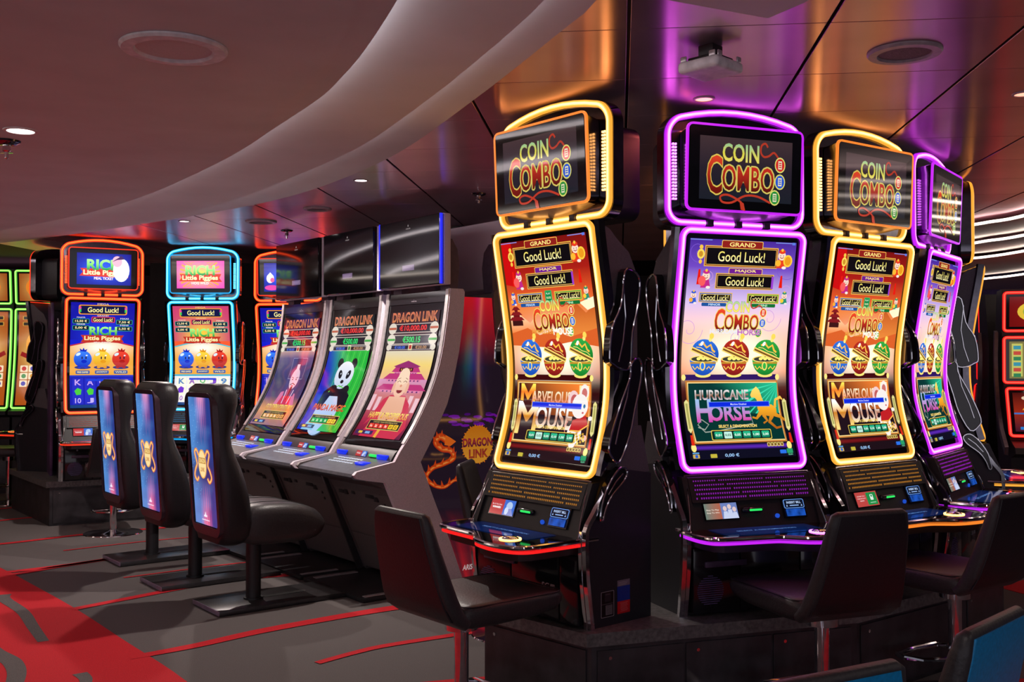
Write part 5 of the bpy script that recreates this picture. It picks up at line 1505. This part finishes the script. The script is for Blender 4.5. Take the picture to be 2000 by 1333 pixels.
# ============================================================ PLACE THE MACHINES
G1 = 'slot machines around the right plinth'
coin_machine((.114, 4.202, PH), 180-40.18, 'gold', 'mouse', 'combo', 'red', 'gold lit slot machine with mouse game and glowing red button deck edge', 'redline', G1)
coin_machine((.98, 4.284, PH), 69.3, 'purple', 'horse', 'combo', 'people', 'violet lit slot machine with green golden horse game, second from left on the right plinth', None, G1)
coin_machine((1.664, 4.679, PH), 54.6, 'gold', 'mouse', 'combo', 'green', 'gold lit slot machine with mouse game standing between the two violet ones', 'orange', G1)
coin_machine((2.233, 5.251, PH), 37.2, 'purple', 'horse', 'combo', 'people', 'violet lit slot machine turned right, seen narrow beside a gold lit one', None, G1)
coin_machine((2.765, 6.14, PH), 12, 'gold', 'mouse', 'combo', 'green', 'gold lit slot machine seen from behind at the right end of the plinth', None, G1, back=True)
coin_machine((.97, 5.88, PH), 180+35, 'gold', 'mouse', 'combo', 'red', 'gold edged slot machine seen from behind in the gap beside the violet one', None, G1, back=True)
G2 = 'slot machines on the far left plinth'
coin_machine((-3.557, 8.909, PH), 61.9, 'red', 'blue', 'blue', 'red', 'red lit slot machine with blue pig game, leftmost on the far plinth', None, G2)
coin_machine((-2.88, 9.449, PH), 91, 'cyan', 'orange', 'orange', 'green', 'cyan lit slot machine with orange and yellow pig game', None, G2)
coin_machine((-2.156, 9.773, PH), 94.9, 'red', 'blue', 'dark', 'red', 'red lit slot machine partly hidden behind the grey curved machines', None, G2)
coin_machine((-4.45, 9.86, PH), 197, 'red', 'blue', 'blue', 'red', 'slot machine facing away at the left end of the far plinth', None, G2, back=True)
bm = BM(); box(bm, -.012, .012, -.20, .20, .375, 1.92, .004); o = finish('divider_board', bm, mat('violet_patterned_board', (.12, .06, .16), .35, noise=.35, nscale=6)); o.location = (-4.19, 9.30, 0); o.rotation_euler = (0, 0, rad(28)); tag(o, 'tall narrow violet patterned board between two red lit machines', 'divider')

D0 = Vector((-.593, 6.624, 0)); ra = rad(90-(180-38.21)); rv = Vector((math.cos(ra), math.sin(ra), 0))
G3 = 'row of curved grey slot machines'
dragon_machine(D0, ra, 'buddha', 'grey curved slot machine with laughing bald figure on its screen, nearest of the row', 'blue', G3)
dragon_machine(D0-rv*.794, ra, 'panda', 'grey curved slot machine with panda on green screen, middle of the row', None, G3)
dragon_machine(D0-rv*1.588, ra, 'emperor', 'grey curved slot machine with bearded robed figure, farthest of the row', None, G3)
fwv = Vector((math.sin(ra), -math.cos(ra), 0))
dragon_machine(D0-fwv*.40+rv*.0, ra+PI, 'buddha', 'grey curved slot machine facing away behind the nearest grey one', None, G3, back=True)
# printed end panel between the back-to-back machines
t = thing('end_panel', 'dark printed end panel with flaming dragon emblem between back-to-back grey machines', 'end panel', D0, ra)
bm = BM(); front = [(-.08, 1.80), (-.062, 1.60), (-.036, 1.457), (.006, 1.27), (.05, 1.135), (.155, .933), (.24, .79), (.13, .53), (.019, .282), (-.07, .05)]
outl = front+[(-.39-d, z) for d, z in front[::-1]]
prism(bm, outl, .30, .355, .003); finish('panel_board', bm, M_BLACKGLOSS, t)
wa = wrap_art(); ww, zz = .87, 1.77
pb = t.children[0] if t.children else t
def wmap(x, y, k):
    z = 1.80-1.75*y/200; h = interp(front, z)+.195
    return Vector((.356+k, .195-h+2*h*x/100, z))
# the emblem keeps its round shape: map straight and clip by drawing inside the board width
def wmap2(x, y, k): return Vector((.356+k+.001, -.24+.87*x/100, 1.80-1.75*y/200))
bgA = Art(100, 200); bgA.items = wa.items[:1]; bgA.lay = 1
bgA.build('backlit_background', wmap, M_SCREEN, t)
for nm, i0, i1 in (('flaming_dragon_graphic', 27, wa.m1), ('light_speckle_graphic', 1, 27), ('round_emblem', wa.m1, wa.m2), ('maker_name', wa.m2, len(wa.items))):
    g_ = Art(100, 200); g_.items = wa.items[i0:i1]; g_.lay = wa.lay
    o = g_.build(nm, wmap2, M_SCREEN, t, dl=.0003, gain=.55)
    if nm == 'light_speckle_graphic': o['kind'] = 'stuff'

# chairs with lit backs
for p, lb in (((-1.49, 5.924), 'high-back black chair with lit blue screen back, nearest of the three'), ((-2.013, 6.532), 'high-back black chair with lit screen back, middle of the three'), ((-2.55, 7.284), 'high-back black chair with lit screen back, farthest of the three')):
    high_chair((p[0], p[1], 0), ra, lb, 'high-back chairs at the grey machines')


def at(m, u, d):
    x, y, th = m; a = rad(th); r = (math.sin(a), math.cos(a)); f = (r[1], -r[0]); return (x+r[0]*u+f[0]*d, y+r[1]*u+f[1]*d, 0)


m1 = (.114, 4.202, 180-40.18); m2 = (.98, 4.284, 69.3); m3 = (1.664, 4.679, 54.6); m6 = (2.765, 6.14, 12)
GS = 'black bar stools at the right plinth'
stool(at(m1, .14, .51), rad(90-m1[2]), 'black leather stool in front of the leftmost gold lit machine', group=GS)
stool(at(m2, 0, .488), rad(90-m2[2]), 'black leather stool in front of the violet lit horse machine', group=GS)
stool(at(m3, -.10, .437), rad(90-m3[2]), 'black leather stool at the right picture edge before the second gold machine', group=GS)
stool(at(m6, .0, .66), rad(90-m6[2]), 'black leather stool behind, facing the machine seen from behind', group=GS)
stool((.02, 5.28, 0), rad(-100), 'black leather stool half hidden behind the red edged button deck', group=GS)
stool((.79, 2.28, 0), rad(90-45), 'teal-backed black stool cut off by the lower right corner', 'blue', 'teal-backed stools in the foreground')
stool((.42, 1.97, 0), rad(90-62), 'teal-backed black stool cut off by the bottom edge', 'blue', 'teal-backed stools in the foreground')
stool((-3.243, 8.35, 0), rad(90-66), 'black stool with round chrome base before the far red lit machine')
stool((-4.95, 10.1, 0), rad(100), 'black stool at the left picture edge beside the far plinth')

# ============================================================ OTHER MACHINES FAR LEFT AND RIGHT
def framed(name_w, screens, colr, mts, shell, t, key):
    """screens: list of (x0,x1,z0,z1,dtop,dbot,artkey)"""
    bm = BM(); prism(bm, shell, -name_w, name_w, .006); finish('cabinet_shell', bm, M_BLACK, t)
    for n, (x0, x1, z0, z1, dt, db, ak) in enumerate(screens):
        dfn = (lambda z0=z0, z1=z1, dt=dt, db=db: (lambda z: db+(dt-db)*(z-z0)/(z1-z0)-.03*math.sin(PI*(z-z0)/(z1-z0)) if z1-z0 > .7 else db+(dt-db)*(z-z0)/(z1-z0)))()
        bm = BM(); slab(bm, x0, x1, z0, z1, dfn, -.004, .03, 16); sc = finish('screen', bm, M_GLASS, t)
        bm = BM(); P = rrect(x0, x1, z0, z1, .02, 4, sub=10); sec, mt = ledsec(.011, .01); sweep(bm, [(x, -dfn(min(z1, max(z0, z)))-.004, z) for x, z in P], True, sec, mats=mt); finish('light_frame', bm, led(colr), t)
        A = art((key, ak), art_game_misc, ak, 100, 100*(z1-z0)/(x1-x0)); w = x1-x0
        A.build('display_graphic', lambda x, y, k, x0=x0, x1=x1, z0=z0, z1=z1, A=A, dfn=dfn: Vector((x0+.035+(x1-x0-.07)*x/A.w, -(dfn(z1-.03-(z1-z0-.06)*y/A.h)+k), z1-.03-(z1-z0-.06)*y/A.h)), M_SCREEN, sc, step=8, dl=.0003)


GG = 'green lit slot machines at the far left'
for k, (x, y, lb) in enumerate(((-5.02, 10.95, 'green lit slot machine with orange game, right one of the far left pair'), (-5.62, 10.9, 'green lit slot machine with orange game, cut by the left picture edge'))):
    t = thing('slot_machine', lb, 'slot machine', (x, y, 0), rad(4), GG)
    framed(.29, [(-.275, .275, 2.01, 2.36, .03, .0, 'green_top'), (-.28, .28, .90, 1.95, 0, .10, 'green_main')], 'green', None, [(-.02, 2.38), (-.3, 2.38), (-.35, 0.36), (.05, .36), (.05, .8), (.16, .83), (.16, .87), (.07, .90), (-.05, 1.4), (-.03, 1.95)], t, 'g')
    bm = BM(); box(bm, -.29, .29, -.1, .35, 0, .36, .005); finish('stand', bm, M_PLINTH, t)
bm = BM(); box(bm, -6.6, -4.6, 11.55, 11.62, 2.22, 2.42, .01); o = finish('sign_band', bm, mat('pink_white_sign', (.6, .4, .5), .4, emis=(.95, .45, .62), es=.9, noise=.2, nscale=14)); tag(o, 'glowing pink sign band above the green lit machines at the far left', 'sign')

GR = 'red lit slot machines at the right edge'
shellR = [(.02, 1.93), (-.25, 1.93), (-.40, 1.5), (-.35, .9), (-.1, .35), (.35, .35), (.40, .72), (.60, .76), (.58, .80), (.36, .84), (.20, 1.18), (.06, 1.20), (.08, 1.56), (.0, 1.58)]
for k, (x, y, a, lb) in enumerate(((3.93, 7.50, -18, 'red lit three-screen slot machine cut by the right picture edge'), (4.15, 8.35, 165, 'dark red edged slot machine behind, turned away at the right'))):
    t = thing('slot_machine', lb, 'slot machine', (x, y, 0), rad(a), GR)
    framed(.31, [(-.30, .30, 1.62, 1.90, .06, .03, 'red_top'), (-.31, .31, 1.24, 1.57, .10, .09, 'red_mid'), (-.31, .31, .87, 1.20, .20, .38, 'red_low')], 'redline', None, shellR, t, 'r')
    for s in (-1, 1):
        bm = BM(); sweep(bm, [(s*.335, -d, z) for d, z in ((-.12, 1.62), (-.16, 1.45), (-.14, 1.25), (-.05, 1.05), (.12, .88), (.36, .76))], False, [(-.035, -.012), (.035, -.012), (.03, .012), (-.03, .012)], front=(s, 0, 0)); finish('side_arm', bm, mat('grey_violet_trim', (.26, .22, .28), .3, .5), t)
    bm = BM(); box(bm, -.33, .33, -.3, .4, 0, .35, .005); finish('stand', bm, M_PLINTH, t)

# ============================================================ CEILING THINGS
def downlight(x, y, z, r, label, lamp, ring=M_MAUVE, group='recessed downlights'):
    t = thing('downlight', label, 'ceiling light', (x, y, z), 0, group)
    bm = BM(); lathe(bm, [(r*.78, .0), (r*.80, -.004), (r, -.003), (r*1.02, .004)], n=32); finish('trim_ring', bm, ring, t)
    bm = BM(); lathe(bm, [(0, .0005), (r*.79, -.001)], n=32); finish('lens', bm, lamp, t)


downlight(.791, 4.20, 2.479, .045, 'small downlight glowing red above the violet horse machine', M_REDLAMP)
downlight(2.069, 4.119, 2.479, .045, 'small downlight glowing red at the right picture edge', M_REDLAMP)
downlight(-.903, 6.10, 2.479, .045, 'small white downlight in metal ceiling above the grey machines', M_LAMP)
downlight(-2.532, 7.894, 2.479, .045, 'small white downlight in metal ceiling before the cyan lit machine', M_LAMP)
downlight(-1.992, 4.134, 2.333, .066, 'white downlight in the painted soffit at the left edge', M_LAMP, M_WHITE)


def speaker(x, y, z, r, label, m, group=None):
    t = thing('ceiling_speaker', label, 'ceiling speaker', (x, y, z), 0, group)
    bm = BM(); lathe(bm, [(r*.70, -.004), (r*.74, -.014), (r*.96, -.013), (r, -.006), (r, .0)], n=48); finish('bezel', bm, m, t)
    bm = BM(); lathe(bm, [(0, -.006), (r*.5, -.006), (r*.72, -.005)], n=48); finish('grille', bm, mat('grille_mesh_'+m.name, tuple(c*.6 for c in m.node_tree.nodes['Principled BSDF'].inputs['Base Color'].default_value[:3]) if False else ((.16, .12, .14) if m is M_MAUVE else (.72, .74, .78)), .7, nscale=400, noise=.3 if m is M_MAUVE else .05), t)


speaker(1.369, 3.551, 2.479, .125, 'round mauve speaker in the metal ceiling at upper right', M_MAUVE)
speaker(-1.939, 7.894, 2.479, .12, 'round dark speaker in the metal ceiling before the red lit machine', M_MAUVE, 'far round ceiling fittings')
speaker(-1.377, 7.23, 2.479, .10, 'round dark fitting in the metal ceiling above the farthest grey machine', M_MAUVE, 'far round ceiling fittings')
speaker(-1.006, 3.03, 2.333, .155, 'large round white speaker in the painted soffit', M_WHITE)


def sprinkler(x, y, z, label, k=1.):
    t = thing('sprinkler_head', label, 'sprinkler', (x, y, z), 0, 'sprinkler heads')
    bm = BM(); lathe(bm, [(.0, -.016*k), (.028*k, -.015*k), (.045*k, -.006*k), (.047*k, 0)], n=24); finish('escutcheon', bm, M_DKCHROME, t)
    bm = BM(); lathe(bm, [(.013*k, -.015*k), (.014*k, -.035*k), (.008*k, -.04*k), (.007*k, -.062*k), (.0, -.066*k)], n=14); finish('head', bm, M_CHROME, t)
    bm = BM(); box(bm, -.022*k, .022*k, -.004*k, .004*k, -.044*k, -.040*k); finish('deflector', bm, M_CHROME, t)


sprinkler(-.215, 6.587, 2.479, 'sprinkler head in the metal ceiling left of the nearest gold machine', 1.)
sprinkler(-1.864, 8.453, 2.479, 'sprinkler head in the metal ceiling near the round dark speaker', 1.1)
sprinkler(-2.143, 4.325, 2.333, 'sprinkler head in the painted soffit beside the white downlight', 1.2)

t = thing('access_point', 'square white wireless box hanging from the metal ceiling', 'wireless box', (.680, 3.49, 2.40), rad(45))
bm = BM(); box(bm, -.082, .082, -.082, .082, -.018, .022, .014, 3); finish('cover', bm, M_WHITE, t)
bm = BM(); box(bm, -.055, .055, -.055, .055, .022, .036, .003); box(bm, -.03, .03, -.03, .03, .036, .079, .003); b_ = finish('bracket', bm, M_BLACK, t)
for x0, x1, y0, y1 in ((-.07, -.045, -.079, -.072), (.045, .07, -.079, -.072), (-.079, -.072, -.07, -.045), (-.079, -.072, .045, .07)):
    bm = BM(); box(bm, x0, x1, y0, y1, .018, .038, .004); finish('mounting_tab', bm, M_GREYTRIM, b_)

t = thing('dome_camera', 'dark dome camera on the header beyond the grey machines', 'camera', (-.42, 8.25, 2.40))
bm = BM(); lathe(bm, [(0, -.13), (.04, -.12), (.07, -.09), (.08, -.05)], n=24); finish('dome', bm, M_BLACKGLOSS, t)
bm = BM(); lathe(bm, [(.08, -.05), (.085, -.02), (.085, .075), (0, .075)], n=24); finish('housing', bm, M_BLACK, t)
